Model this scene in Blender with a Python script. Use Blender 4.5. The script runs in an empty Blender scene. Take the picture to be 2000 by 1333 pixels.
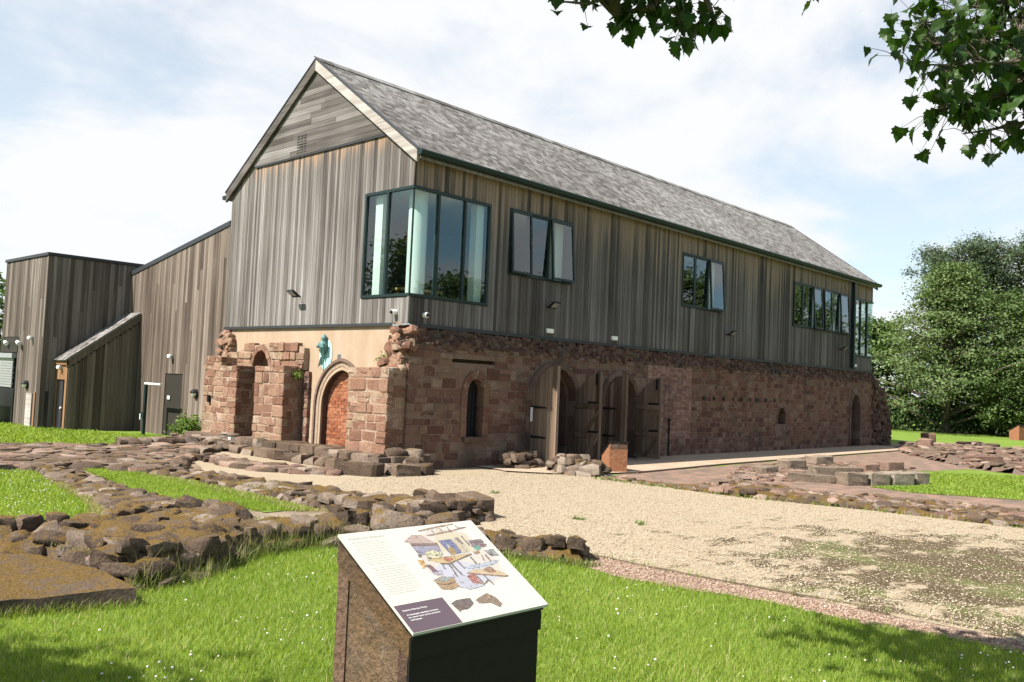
import bpy, bmesh, math, random
import numpy as np
from mathutils import Vector, Matrix, noise
from mathutils.geometry import tessellate_polygon

random.seed(7)
rng = np.random.default_rng(7)
scene = bpy.context.scene
COL = scene.collection

# ------------------------------------------------------------------ camera
CAM = Vector((-11.671, -13.849, 1.81))
cd = bpy.data.cameras.new("camera")
cam = bpy.data.objects.new("camera", cd)
COL.objects.link(cam)
Fv = Vector((0.729015, 0.682702, 0.049548))
Rv = Vector((0.681352, -0.730693, 0.042969))
Uv = Vector((-0.065540, -0.002434, 0.997847))
m = Matrix.Identity(4)
for i in range(3):
    m[i][0], m[i][1], m[i][2], m[i][3] = Rv[i], Uv[i], -Fv[i], CAM[i]
cam.matrix_world = m
cd.sensor_width = 36.0
cd.lens = 1731.9965 / 2000 * 36
cd.clip_start = 0.05
cd.clip_end = 3000
scene.camera = cam

# ------------------------------------------------------------------ light
SUN_L = Vector((0.82, -0.18, -1.0)).normalized()      # the way the light travels
EL = math.asin(-SUN_L.z)
ROT = math.atan2(-SUN_L.x, -SUN_L.y)
sd = bpy.data.lights.new("sun", 'SUN')
sd.energy = 5.0
sd.angle = math.radians(0.5)
sd.color = (1.0, 0.94, 0.85)
sun = bpy.data.objects.new("sun", sd)
sun.rotation_euler = SUN_L.to_track_quat('-Z', 'Y').to_euler()
sun.location = (-20, 4, 30)
COL.objects.link(sun)

world = bpy.data.worlds.new("World")
scene.world = world
world.use_nodes = True
nt = world.node_tree
nt.nodes.clear()
def _n(nt, t, **kw):
    n = nt.nodes.new(t)
    for k, v in kw.items():
        if k.startswith('i_'):
            n.inputs[k[2:].replace('_', ' ')].default_value = v
        else:
            setattr(n, k, v)
    return n
_o = _n(nt, 'ShaderNodeOutputWorld')
_bg = _n(nt, 'ShaderNodeBackground')
_bg.inputs['Strength'].default_value = 0.068
_sky = _n(nt, 'ShaderNodeTexSky', sky_type='NISHITA', sun_disc=False, sun_elevation=EL, sun_rotation=ROT,
          air_density=1.0, dust_density=0.6, ozone_density=1.5)
_tc = _n(nt, 'ShaderNodeTexCoord')
_sep = _n(nt, 'ShaderNodeSeparateXYZ')
nt.links.new(_tc.outputs['Generated'], _sep.inputs[0])
_den = _n(nt, 'ShaderNodeMath', operation='ADD'); _den.inputs[1].default_value = 0.22
_mx = _n(nt, 'ShaderNodeMath', operation='MAXIMUM'); _mx.inputs[1].default_value = 0.0
nt.links.new(_sep.outputs['Z'], _mx.inputs[0]); nt.links.new(_mx.outputs[0], _den.inputs[0])
_dx = _n(nt, 'ShaderNodeMath', operation='DIVIDE'); _dy = _n(nt, 'ShaderNodeMath', operation='DIVIDE')
nt.links.new(_sep.outputs['X'], _dx.inputs[0]); nt.links.new(_den.outputs[0], _dx.inputs[1])
nt.links.new(_sep.outputs['Y'], _dy.inputs[0]); nt.links.new(_den.outputs[0], _dy.inputs[1])
_cmb = _n(nt, 'ShaderNodeCombineXYZ')
nt.links.new(_dx.outputs[0], _cmb.inputs['X']); nt.links.new(_dy.outputs[0], _cmb.inputs['Y'])
_cmb.inputs['Z'].default_value = 8.1
_cn = _n(nt, 'ShaderNodeTexNoise'); _cn.inputs['Scale'].default_value = 1.5; _cn.inputs['Detail'].default_value = 9
_cn.inputs['Roughness'].default_value = 0.58; _cn.inputs['Distortion'].default_value = 0.35
nt.links.new(_cmb.outputs[0], _cn.inputs['Vector'])
# thin veil that is denser over the horizon opposite the sun, broken cumulus elsewhere
_dot = _n(nt, 'ShaderNodeVectorMath', operation='DOT_PRODUCT')
nt.links.new(_tc.outputs['Generated'], _dot.inputs[0]); _dot.inputs[1].default_value = (0.60, 0.75, 0.0)
_ba = _n(nt, 'ShaderNodeMath', operation='MULTIPLY_ADD'); _ba.inputs[1].default_value = 0.05; _ba.inputs[2].default_value = 0.0
nt.links.new(_dot.outputs['Value'], _ba.inputs[0])
_ad = _n(nt, 'ShaderNodeMath', operation='ADD')
nt.links.new(_cn.outputs['Fac'], _ad.inputs[0]); nt.links.new(_ba.outputs[0], _ad.inputs[1])
_cr = _n(nt, 'ShaderNodeMapRange', interpolation_type='SMOOTHSTEP'); _cr.inputs['From Min'].default_value = 0.40; _cr.inputs['From Max'].default_value = 0.60
nt.links.new(_ad.outputs[0], _cr.inputs['Value'])
_vl = _n(nt, 'ShaderNodeMapRange', interpolation_type='SMOOTHSTEP'); _vl.inputs['From Min'].default_value = -0.25; _vl.inputs['From Max'].default_value = 0.75; _vl.inputs['To Max'].default_value = 0.55
nt.links.new(_dot.outputs['Value'], _vl.inputs['Value'])
_sc = _n(nt, 'ShaderNodeMath', operation='MULTIPLY_ADD')          # cloud over veil: c + v (1 - c)
_iv = _n(nt, 'ShaderNodeMath', operation='SUBTRACT'); _iv.inputs[0].default_value = 1.0
nt.links.new(_cr.outputs[0], _iv.inputs[1])
nt.links.new(_iv.outputs[0], _sc.inputs[0]); nt.links.new(_vl.outputs[0], _sc.inputs[1]); nt.links.new(_cr.outputs[0], _sc.inputs[2])
_tint = _n(nt, 'ShaderNodeMix', data_type='RGBA', blend_type='MULTIPLY'); _tint.inputs[0].default_value = 1.0
nt.links.new(_sky.outputs[0], _tint.inputs[6]); _tint.inputs[7].default_value = (1.0, 1.20, 1.16, 1)
_cmx = _n(nt, 'ShaderNodeMix', data_type='RGBA')
nt.links.new(_sc.outputs[0], _cmx.inputs[0]); nt.links.new(_tint.outputs[2], _cmx.inputs[6])
_cmx.inputs[7].default_value = (6.25, 6.35, 6.5, 1)
nt.links.new(_cmx.outputs[2], _bg.inputs['Color'])
nt.links.new(_bg.outputs[0], _o.inputs[0])

scene.view_settings.view_transform = 'Standard'
scene.view_settings.look = 'None'
scene.view_settings.gamma = 1
scene.view_settings.use_curve_mapping = False
scene.view_settings.exposure = 1.2
scene.cycles.use_denoising = True
scene.cycles.max_bounces = 6
scene.cycles.transparent_max_bounces = 12

# ------------------------------------------------------------------ materials
class MB:
    def __init__(s, name):
        s.m = bpy.data.materials.new(name); s.m.use_nodes = True
        s.nt = s.m.node_tree; s.nt.nodes.clear()
        s.out = s.n('ShaderNodeOutputMaterial'); s.b = s.n('ShaderNodeBsdfPrincipled')
        s.L(s.b.outputs[0], s.out.inputs[0])
        s.geo = s.n('ShaderNodeNewGeometry'); s.b.inputs['Roughness'].default_value = .85
        s.b.inputs['Specular IOR Level'].default_value = .25
    def n(s, t, **kw):
        return _n(s.nt, t, **kw)
    def L(s, a, b):
        s.nt.links.new(a, b)
    def put(s, v, sock):
        if hasattr(v, 'is_linked') or hasattr(v, 'links'): s.L(v, sock)
        else: sock.default_value = v
    def math(s, op, a, b=0.0, c=0.0, clamp=False):
        n = s.n('ShaderNodeMath', operation=op, use_clamp=clamp)
        for i, v in enumerate((a, b, c)): s.put(v, n.inputs[i])
        return n.outputs[0]
    def pos(s, sc=(1, 1, 1), off=None):
        n = s.n('ShaderNodeVectorMath', operation='MULTIPLY'); s.L(s.geo.outputs['Position'], n.inputs[0]); n.inputs[1].default_value = sc
        if off is None: return n.outputs[0]
        a = s.n('ShaderNodeVectorMath', operation='ADD'); s.L(n.outputs[0], a.inputs[0]); s.L(off, a.inputs[1])
        return a.outputs[0]
    def noise(s, vec, scale=5, detail=4, rough=.55, dist=0.0):
        n = s.n('ShaderNodeTexNoise'); s.L(vec, n.inputs['Vector'])
        n.inputs['Scale'].default_value = scale; n.inputs['Detail'].default_value = detail
        n.inputs['Roughness'].default_value = rough; n.inputs['Distortion'].default_value = dist
        return n.outputs['Fac']
    def ramp(s, fac, stops, interp='LINEAR'):
        n = s.n('ShaderNodeValToRGB'); n.color_ramp.interpolation = interp
        e = n.color_ramp.elements
        while len(e) < len(stops): e.new(.5)
        for k, (p, c) in enumerate(stops): e[k].position = p; e[k].color = (*c, 1)
        s.put(fac, n.inputs[0]); return n.outputs[0]
    def mix(s, fac, a, b, blend='MIX'):
        n = s.n('ShaderNodeMix', data_type='RGBA', blend_type=blend)
        s.put(fac, n.inputs[0])
        for v, k in ((a, 6), (b, 7)):
            if isinstance(v, tuple): n.inputs[k].default_value = (*v, 1)
            else: s.L(v, n.inputs[k])
        return n.outputs[2]
    def step(s, v, a, b, lo=0., hi=1.):
        n = s.n('ShaderNodeMapRange', interpolation_type='SMOOTHSTEP'); s.put(v, n.inputs['Value'])
        n.inputs['From Min'].default_value = a; n.inputs['From Max'].default_value = b
        n.inputs['To Min'].default_value = lo; n.inputs['To Max'].default_value = hi
        return n.outputs[0]
    def rnd(s):
        o = s.n('ShaderNodeObjectInfo')
        return s.math('FRACT', s.math('ADD', o.outputs['Random'], s.geo.outputs['Random Per Island']))
    def sep(s, v):
        n = s.n('ShaderNodeSeparateXYZ'); s.L(v, n.inputs[0]); return n.outputs
    def vec(s, v):
        n = s.n('ShaderNodeCombineXYZ'); s.put(v, n.inputs[0]); s.put(v, n.inputs[1]); s.put(v, n.inputs[2]); return n.outputs[0]
    def bump(s, h, st=.5, d=.01):
        n = s.n('ShaderNodeBump'); n.inputs['Strength'].default_value = st; n.inputs['Distance'].default_value = d
        s.L(h, n.inputs['Height']); s.L(n.outputs[0], s.b.inputs['Normal'])
    def col(s, c):
        if isinstance(c, tuple): s.b.inputs['Base Color'].default_value = (*c, 1)
        else: s.L(c, s.b.inputs['Base Color'])

def simple(name, c, rough=.6, metal=0., var=.12, scale=8):
    k = MB(name); k.b.inputs['Roughness'].default_value = rough; k.b.inputs['Metallic'].default_value = metal
    f = k.noise(k.pos(), scale, 5)
    k.col(k.mix(f, tuple(x * (1 - var) for x in c), tuple(min(1, x * (1 + var)) for x in c)))
    return k.m

def wood(name, axis='Z', fresh=None, tone=1.0, warm=0.0, freshcol=(.27, .135, .055)):
    k = MB(name); r = k.rnd()
    off = k.vec(k.math('MULTIPLY', r, 61.0))
    sc = {'Z': (11, 11, .45), 'Y': (11, .45, 11), 'X': (.45, 11, 11)}[axis]
    sf = {'Z': (70, 70, 1.3), 'Y': (70, 1.3, 70), 'X': (1.3, 70, 70)}[axis]
    g = k.noise(k.pos(sc, off), 1, 5, .6)
    fg = k.noise(k.pos(sf, off), 1, 3, .6)
    big = k.noise(k.pos((.35, .35, .22)), 1, 3)
    t = k.math('ADD', k.math('ADD', .08, k.math('MULTIPLY', r, .50)), k.math('MULTIPLY', k.math('SUBTRACT', g, .5), .85))
    t = k.math('ADD', t, k.math('MULTIPLY', k.math('SUBTRACT', big, .42), .7))
    S = lambda a: tuple(x * tone * (1 + warm * w) for x, w in zip(a, (1, .1, -.6)))
    c = k.ramp(t, [(0.0, S((.042, .036, .032))), (.18, S((.080, .070, .064))), (.42, S((.135, .123, .115))), (.66, S((.205, .194, .187))), (.90, S((.330, .322, .318)))])
    c = k.mix(1.0, c, k.ramp(fg, [(.25, (.72, .72, .72)), (.75, (1.18, 1.16, 1.14))]), 'MULTIPLY')
    if fresh:
        z = k.sep(k.geo.outputs['Position'])[2]
        zz = k.math('ADD', z, k.math('ADD', k.math('MULTIPLY', k.math('SUBTRACT', r, .5), fresh[2]), k.math('MULTIPLY', k.math('SUBTRACT', g, .5), fresh[2] * 1.2)))
        c = k.mix(k.step(zz, fresh[0], fresh[1], 0, fresh[3]), c, freshcol)
    k.col(c); k.b.inputs['Roughness'].default_value = .8
    k.bump(fg, .35, .004)
    return k.m

def stone(name, stops, moss=0.0, scale=1.0, white=0.0, mosscol=((.058, .040, .009), (.175, .098, .018)), rough=.92, dark=.0):
    k = MB(name); r = k.rnd(); off = k.vec(k.math('MULTIPLY', r, 23.0))
    p = k.pos((1, 1, 1), off)
    n1 = k.noise(p, 6 * scale, 6, .62); n2 = k.noise(p, 38 * scale, 5, .65)
    t = k.math('ADD', r, k.math('MULTIPLY', k.math('SUBTRACT', n1, .5), .55))
    c = k.ramp(t, stops)
    c = k.mix(1.0, c, k.ramp(n2, [(.28, (.45, .44, .43)), (.5, (.95, .95, .95)), (.75, (1.35, 1.31, 1.28))]), 'MULTIPLY')
    if dark:
        n5 = k.noise(k.pos(), .9, 5, .65)
        c = k.mix(k.step(n5, .48, .72, 0, dark), c, (.055, .043, .038))
    if white:
        n4 = k.noise(k.pos(), 3.1, 6, .7)
        c = k.mix(k.step(n4, .56, .74, 0, white), c, (.50, .44, .39))
    if moss:
        nz = k.sep(k.geo.outputs['Normal'])[2]
        n3 = k.noise(k.pos(), 4.2, 7, .72)
        f = k.math('ADD', k.math('MULTIPLY', nz, .34), k.math('ADD', n3, k.math('MULTIPLY', k.math('SUBTRACT', n2, .5), .35)))
        mc = k.ramp(n2, [(.3, mosscol[0]), (.7, mosscol[1])])
        c = k.mix(k.step(f, .975 - .3 * moss, 1.085 - .3 * moss, 0, .9), c, mc)
        lich = k.noise(p, 16, 4, .7)
        c = k.mix(k.step(lich, .66, .74, 0, .5), c, (.42, .38, .34))
    k.col(c); k.b.inputs['Roughness'].default_value = rough
    n9 = k.noise(p, 95 * scale, 4, .7)
    k.bump(k.math('ADD', n1, k.math('ADD', k.math('MULTIPLY', n2, .6), k.math('MULTIPLY', n9, .25))), .9, .04)
    return k.m

RED = [(0.0, (.105, .050, .037)), (.25, (.150, .076, .056)), (.5, (.185, .100, .074)), (.7, (.215, .132, .094)), (.85, (.18, .122, .080)), (1.0, (.27, .185, .142))]
PINK = [(0.0, (.165, .083, .055)), (.3, (.235, .128, .086)), (.6, (.285, .175, .120)), (.85, (.275, .190, .122)), (1.0, (.36, .265, .20))]
RUIN = [(0.0, (.048, .033, .023)), (.3, (.084, .058, .041)), (.55, (.120, .086, .062)), (.8, (.155, .118, .092)), (1.0, (.23, .185, .150))]
GREYB = [(0.0, (.15, .112, .082)), (.5, (.21, .165, .125)), (1.0, (.28, .235, .19))]
M = {}
M['plank_front'] = wood('weathered_cedar_front', 'Z', (5.1, 6.6, 1.5, .70), tone=.80, freshcol=(.29, .20, .14))
M['plank_gable'] = wood('weathered_cedar_gable', 'Z', (6.65, 7.15, .5, .6), tone=1.08, freshcol=(.34, .20, .11))
M['plank_wing'] = wood('weathered_cedar_wing', 'Z', None, tone=.90, warm=.18)
M['plank_block'] = wood('weathered_cedar_block', 'Z', None, tone=.88, warm=.12)
M['plank_lean'] = wood('weathered_cedar_porch', 'Z', None, tone=.80, warm=.22)
M['plank_fresh'] = wood('fresh_cedar', 'Z', (-1, -.5, .1, .75), tone=1.1)
M['board'] = wood('grey_board', 'Y', None, tone=1.02)
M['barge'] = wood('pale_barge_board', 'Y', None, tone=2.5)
M['barge_dark'] = wood('barge_board_painted_shade', 'Y', None, tone=1.1)  # darker copy of the barge wood, shade put into its colour
M['shingle'] = wood('cedar_shingle', 'Y', None, tone=1.22, warm=-.03)
M['sheath'] = simple('dark_sheathing', (.03, .026, .022))
M['door_wood'] = wood('old_oak_door', 'Z', None, tone=.78, warm=.38)
M['door_edge'] = wood('oak_door_edge', 'Z', None, tone=.9, warm=.3)
M['frame'] = simple('green_black_frame', (.014, .026, .026), .35)
M['iron'] = simple('black_iron', (.012, .012, .013), .5)
M['lead'] = simple('lead_flashing', (.20, .20, .21), .5)
M['darklead'] = simple('dark_flashing', (.035, .037, .042), .45)
M['white'] = simple('white_paint', (.78, .78, .75), .4, var=.04)
M['wallwhite'] = simple('white_plaster_interior', (.72, .73, .70), .8, var=.05)
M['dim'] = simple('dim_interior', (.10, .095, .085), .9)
M['ashlar'] = stone('red_sandstone_front', RED, dark=.75, white=.25)
M['small_ashlar'] = stone('red_sandstone_small', [(p, (c[0] * .95, c[1] * .88, c[2] * .86)) for p, c in RED], dark=.7, white=.35)
M['pier_stone'] = stone('pink_sandstone_gable', PINK, white=.62, dark=.4)
M['rubble'] = stone('rubble_sandstone', [(p, (c[0] * .66, c[1] * .64, c[2] * .64)) for p, c in RED], dark=.9, white=.2)
M['mortar'] = stone('lime_mortar', [(0., (.20, .135, .103)), (1., (.28, .205, .16))], dark=.7)
M['mortar_pale'] = stone('pale_lime_mortar', [(0., (.30, .215, .155)), (1., (.40, .30, .23))])
M['brick'] = stone('orange_brick', [(0., (.22, .068, .033)), (.5, (.32, .105, .048)), (1., (.39, .165, .085))], white=.3, dark=.25, scale=1.5)
M['oldbrick'] = stone('old_red_brick', [(0., (.20, .105, .085)), (.5, (.28, .155, .125)), (1., (.36, .22, .18))], white=.7, dark=.5)
M['brick_mortar'] = simple('brick_mortar', (.38, .27, .20), .9)
M['ruin'] = stone('mossy_ruin_stone', RUIN, moss=.73)
M['ruin_dry'] = stone('dry_ruin_stone', [(p, tuple(x * 1.12 for x in c)) for p, c in RUIN], moss=.42)
M['ruin_red'] = stone('red_ruin_stone', [(0., (.12, .070, .052)), (.4, (.19, .118, .088)), (.75, (.25, .168, .128)), (1., (.32, .245, .20))], moss=.25)
M['block_stone'] = stone('grey_cut_stone', GREYB, moss=.30, mosscol=((.085, .070, .025), (.16, .12, .045)))
M['step_stone'] = stone('stepped_plinth_stone', [(p, tuple(x * 1.25 for x in c)) for p, c in RUIN], moss=.45)
M['core'] = stone('earth_core', [(0., (.055, .038, .026)), (1., (.11, .078, .052))], moss=.8)
M['core_dry'] = stone('dry_earth_core', [(0., (.11, .078, .060)), (1., (.17, .125, .098))], moss=.35)
M['plaster_trim'] = stone('arch_moulding_stone', [(0., (.25, .175, .125)), (1., (.34, .255, .19))])
M['ring'] = stone('arch_ring_stone', [(0., (.10, .062, .048)), (.6, (.15, .095, .072)), (1., (.20, .14, .11))], dark=.4)

k = MB('buff_plaster')
n1 = k.noise(k.pos((1, 1.2, .6)), 1.6, 6, .6); n2 = k.noise(k.pos((1, 7, .35)), 1.1, 4); n3 = k.noise(k.pos(), 30, 4)
c = k.ramp(n1, [(.25, (.29, .205, .140)), (.55, (.345, .260, .185)), (.8, (.39, .315, .245))])
c = k.mix(k.step(n2, .56, .78, 0, .5), c, (.30, .175, .085))
c = k.mix(k.step(k.noise(k.pos(), 7, 6, .7), .62, .7, 0, .35), c, (.48, .43, .36))
k.col(c); k.bump(n3, .3, .006); M['plaster'] = k.m

k = MB('gravel_stone_chips')
v = k.n('ShaderNodeTexVoronoi'); v.inputs['Scale'].default_value = 95; k.L(k.geo.outputs['Position'], v.inputs['Vector'])
cc = k.n('ShaderNodeSeparateColor'); k.L(v.outputs['Color'], cc.inputs[0])
c = k.ramp(cc.outputs[0], [(0., (.21, .165, .115)), (.3, (.33, .268, .190)), (.65, (.42, .352, .26)), (1., (.54, .475, .37))])
c = k.mix(k.step(v.outputs['Distance'], .004, .009, 0, .55), c, (.19, .145, .09))
big = k.noise(k.pos((.8, .8, .8)), 1.0, 6, .65); fine = k.noise(k.pos(), 9, 6, .7)
c = k.mix(k.step(big, .45, .75, 0, .45), c, k.mix(.6, c, (.22, .16, .10)))
# moss that has crept over the east end of the yard
dv = k.n('ShaderNodeVectorMath', operation='DISTANCE'); k.L(k.pos((1, 1, 0)), dv.inputs[0]); dv.inputs[1].default_value = (-1.0, -11.3, 0)
mm = k.math('ADD', k.noise(k.pos((.9, 1.5, 1)), 1.5, 5, .6), k.math('ADD', k.math('MULTIPLY', k.math('SUBTRACT', fine, .5), .35), k.math('MULTIPLY', dv.outputs['Value'], -.085)))
mcol = k.ramp(k.noise(k.pos((1, 1, 1)), .9, 3), [(.50, (.048, .032, .012)), (.62, (.065, .075, .014))])
c = k.mix(k.math('MULTIPLY', k.step(mm, .24, .33, 0, 1), k.step(cc.outputs[1], .08, .14, 0, .97)), c, mcol)
k.col(c); k.bump(v.outputs['Distance'], -.8, .03); M['gravel'] = k.m

k = MB('red_gravel')
v = k.n('ShaderNodeTexVoronoi'); v.inputs['Scale'].default_value = 70; k.L(k.geo.outputs['Position'], v.inputs['Vector'])
cc = k.n('ShaderNodeSeparateColor'); k.L(v.outputs['Color'], cc.inputs[0])
c = k.ramp(cc.outputs[0], [(0., (.13, .085, .060)), (.4, (.205, .138, .100)), (.8, (.27, .192, .145)), (1., (.35, .275, .21))])
k.col(c); k.bump(v.outputs['Distance'], -.8, .03); M['red_gravel'] = k.m

def soil(name, stops, sc=1.0):
    k = MB(name); a = k.noise(k.pos(), 2.2 * sc, 7, .68); b = k.noise(k.pos(), 40 * sc, 4, .7)
    c = k.ramp(a, stops); c = k.mix(1., c, k.ramp(b, [(.3, (.65, .65, .65)), (.7, (1.2, 1.2, 1.2))]), 'MULTIPLY')
    k.col(c); k.bump(k.math('ADD', a, b), .6, .03); return k.m
M['soil'] = soil('bare_earth', [(.3, (.13, .095, .065)), (.5, (.22, .17, .12)), (.7, (.32, .26, .18))])
M['redsoil'] = soil('red_sand', [(.30, (.105, .080, .063)), (.45, (.165, .122, .094)), (.6, (.27, .165, .122)), (.72, (.215, .168, .132))])
M['path'] = soil('buff_path', [(.3, (.33, .245, .18)), (.55, (.39, .295, .215)), (.75, (.43, .33, .25))], .6)
M['kerb'] = simple('timber_kerb', (.12, .085, .065))
M['paving'] = soil('ruin_floor', [(.3, (.12, .09, .075)), (.5, (.20, .155, .13)), (.7, (.28, .23, .19))], 1.4)

def turf(name, stops, bumpd=.05):
    k = MB(name); a = k.noise(k.pos(), .55, 5, .6); b = k.noise(k.pos(), 26, 5, .7)
    t = k.math('ADD', k.math('MULTIPLY', a, .55), k.math('MULTIPLY', b, .45))
    k.col(k.ramp(t, stops)); k.bump(b, .8, bumpd); k.b.inputs['Specular IOR Level'].default_value = .1
    return k.m
M['turf'] = turf('mown_turf', [(.3, (.095, .150, .018)), (.5, (.135, .205, .034)), (.7, (.19, .255, .050))])

def leafmat(name, stops, trans=.4, nscale=.25, rough=.55):
    k = MB(name); r = k.rnd(); n = k.noise(k.pos(), nscale, 4)
    t = k.math('ADD', k.math('MULTIPLY', r, .5), k.math('MULTIPLY', n, .5))
    c = k.ramp(t, stops); k.col(c); k.b.inputs['Roughness'].default_value = rough
    tr = k.n('ShaderNodeBsdfTranslucent')
    k.L(k.mix(1., c, (1.25, 1.25, .55), 'MULTIPLY'), tr.inputs[0])
    mx = k.n('ShaderNodeMixShader'); mx.inputs[0].default_value = trans
    k.L(k.b.outputs[0], mx.inputs[1]); k.L(tr.outputs[0], mx.inputs[2]); k.L(mx.outputs[0], k.out.inputs[0])
    return k.m
M['blade'] = leafmat('grass_blade', [(.15, (.090, .165, .016)), (.42, (.21, .30, .042)), (.7, (.285, .365, .062)), (.95, (.42, .42, .16))], .48, .6)
M['straw'] = leafmat('straw_blade', [(.2, (.16, .17, .05)), (.5, (.30, .27, .12)), (.8, (.48, .41, .22))], .3, .6)
M['dryblade'] = leafmat('dry_grass_blade', [(.2, (.07, .11, .02)), (.5, (.14, .19, .04)), (.8, (.34, .29, .13))], .3, .6)
M['sycamore'] = leafmat('sycamore_leaf', [(.2, (.018, .046, .007)), (.6, (.028, .068, .009)), (.9, (.055, .112, .015))], .30, 1.5, .45)
M['tree_light'] = leafmat('hornbeam_foliage', [(.2, (.060, .098, .036)), (.5, (.112, .165, .060)), (.85, (.205, .26, .105))], .3)
M['tree_mid'] = leafmat('broadleaf_foliage', [(.2, (.045, .080, .024)), (.5, (.075, .125, .036)), (.85, (.125, .18, .055))], .3)
M['tree_dark'] = leafmat('pine_foliage', [(.2, (.040, .066, .034)), (.5, (.066, .102, .052)), (.85, (.105, .145, .072))], .15)
M['hedge'] = leafmat('laurel_foliage', [(.2, (.020, .040, .012)), (.5, (.036, .066, .018)), (.85, (.06, .10, .028))], .2)
M['shrub'] = leafmat('shrub_foliage', [(.2, (.07, .13, .02)), (.5, (.12, .21, .03)), (.85, (.22, .30, .07))], .3)
M['bark'] = soil('bark', [(.3, (.05, .04, .03)), (.5, (.10, .08, .06)), (.7, (.16, .13, .10))], 2)

def glass(name, tint=(.84, .90, .885), base=.04, gain=1.5):
    k = MB(name); k.nt.nodes.remove(k.b)
    f = k.n('ShaderNodeFresnel'); f.inputs[0].default_value = 1.5
    t = k.n('ShaderNodeBsdfTransparent'); t.inputs[0].default_value = (*tint, 1)
    g = k.n('ShaderNodeBsdfGlossy'); g.inputs['Roughness'].default_value = 0.0; g.inputs[0].default_value = (.9, .97, 1, 1)
    mx = k.n('ShaderNodeMixShader')
    k.L(k.math('MULTIPLY', k.math('MULTIPLY_ADD', f.outputs[0], gain, base, clamp=True), k.math('SUBTRACT', 1.0, k.geo.outputs['Backfacing'])), mx.inputs[0])
    k.L(t.outputs[0], mx.inputs[1]); k.L(g.outputs[0], mx.inputs[2]); k.L(mx.outputs[0], k.out.inputs[0])
    return k.m
M['glass'] = glass('window_glass')
M['bronze'] = simple('verdigris_bronze', (.10, .19, .185), .55, .2, .35, 30)
M['disc'] = simple('turquoise_enamel', (.34, .62, .58), .5, 0, .15, 20)
M['rust'] = stone('rusted_lectern_timber', [(0., (.075, .044, .032)), (.5, (.115, .066, .044)), (1., (.15, .095, .065))], moss=.0, white=.25)
M['rustside'] = stone('lichen_covered_timber', [(0., (.060, .034, .022)), (.4, (.092, .050, .027)), (.7, (.15, .085, .028)), (1., (.15, .105, .075))], white=.45, scale=.9, dark=.55)
M['corten'] = stone('orange_brown_lectern', [(0., (.26, .115, .06)), (1., (.36, .17, .09))])
M['panel'] = simple('cream_panel_print', (.43, .415, .37), .25, 0, .015)
M['paneldark'] = simple('dark_plum_print', (.085, .060, .075), .25, 0, .05)
M['ink'] = simple('grey_ink', (.30, .30, .29), .4)
M['softink'] = simple('soft_grey_print', (.27, .265, .25), .4)
M['blackpaint'] = simple('black_stained_board', (.010, .009, .008), .7, 0, .3, 14)
M['whiteink'] = simple('white_ink', (.8, .8, .78), .4)
M['blue'] = simple('blue_print', (.10, .16, .50), .5)
M['grey'] = simple('grey_metal', (.32, .33, .34), .4, .3)
M['opal'] = simple('opal_glass', (.72, .72, .62), .3, 0, .05)
M['yellow_wood'] = simple('pale_wood', (.62, .42, .16), .5)
M['clover'] = simple('clover_flower', (.72, .66, .62), .8)
M['buttercup'] = simple('buttercup_flower', (.85, .55, .02), .6)

# ------------------------------------------------------------------ geometry helpers
WORLD = {}
def adopt(o, parent):
    if parent is not None:
        o.parent = parent
        o.matrix_parent_inverse = WORLD[parent.name].inverted()
def link(name, me, mat=None, parent=None, world=None, **props):
    o = bpy.data.objects.new(name, me)
    COL.objects.link(o)
    if mat is not None and me is not None and not me.materials: me.materials.append(mat)
    adopt(o, parent)
    if world is not None: o.matrix_basis = world
    WORLD[o.name] = world.copy() if world is not None else Matrix.Identity(4)
    for kk, v in props.items(): o[kk] = v
    return o
def thing(name, label, cat, loc=(0, 0, 0), group=None):
    o = bpy.data.objects.new(name, None); COL.objects.link(o)
    o.location = loc; o.empty_display_size = .2
    WORLD[o.name] = Matrix.Translation(loc)
    o['label'] = label; o['category'] = cat
    if group: o['group'] = group
    return o
def tag(o, label, cat, group=None):
    o['label'] = label; o['category'] = cat
    if group: o['group'] = group
    return o
def npmesh(name, V, F):
    V = np.ascontiguousarray(V, dtype=np.float32); F = np.ascontiguousarray(F, dtype=np.int32)
    me = bpy.data.meshes.new(name)
    me.vertices.add(len(V)); me.vertices.foreach_set('co', V.ravel())
    m_, k_ = F.shape
    me.loops.add(m_ * k_); me.loops.foreach_set('vertex_index', F.ravel())
    me.polygons.add(m_)
    me.polygons.foreach_set('loop_start', np.arange(0, m_ * k_, k_, dtype=np.int32))
    me.polygons.foreach_set('loop_total', np.full(m_, k_, dtype=np.int32))
    me.update(calc_edges=True)
    return me
def pymesh(name, V, F, smooth=False):
    me = bpy.data.meshes.new(name); me.from_pydata([tuple(v) for v in V], [], F); me.update()
    if smooth: me.shade_smooth()
    return me
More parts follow.
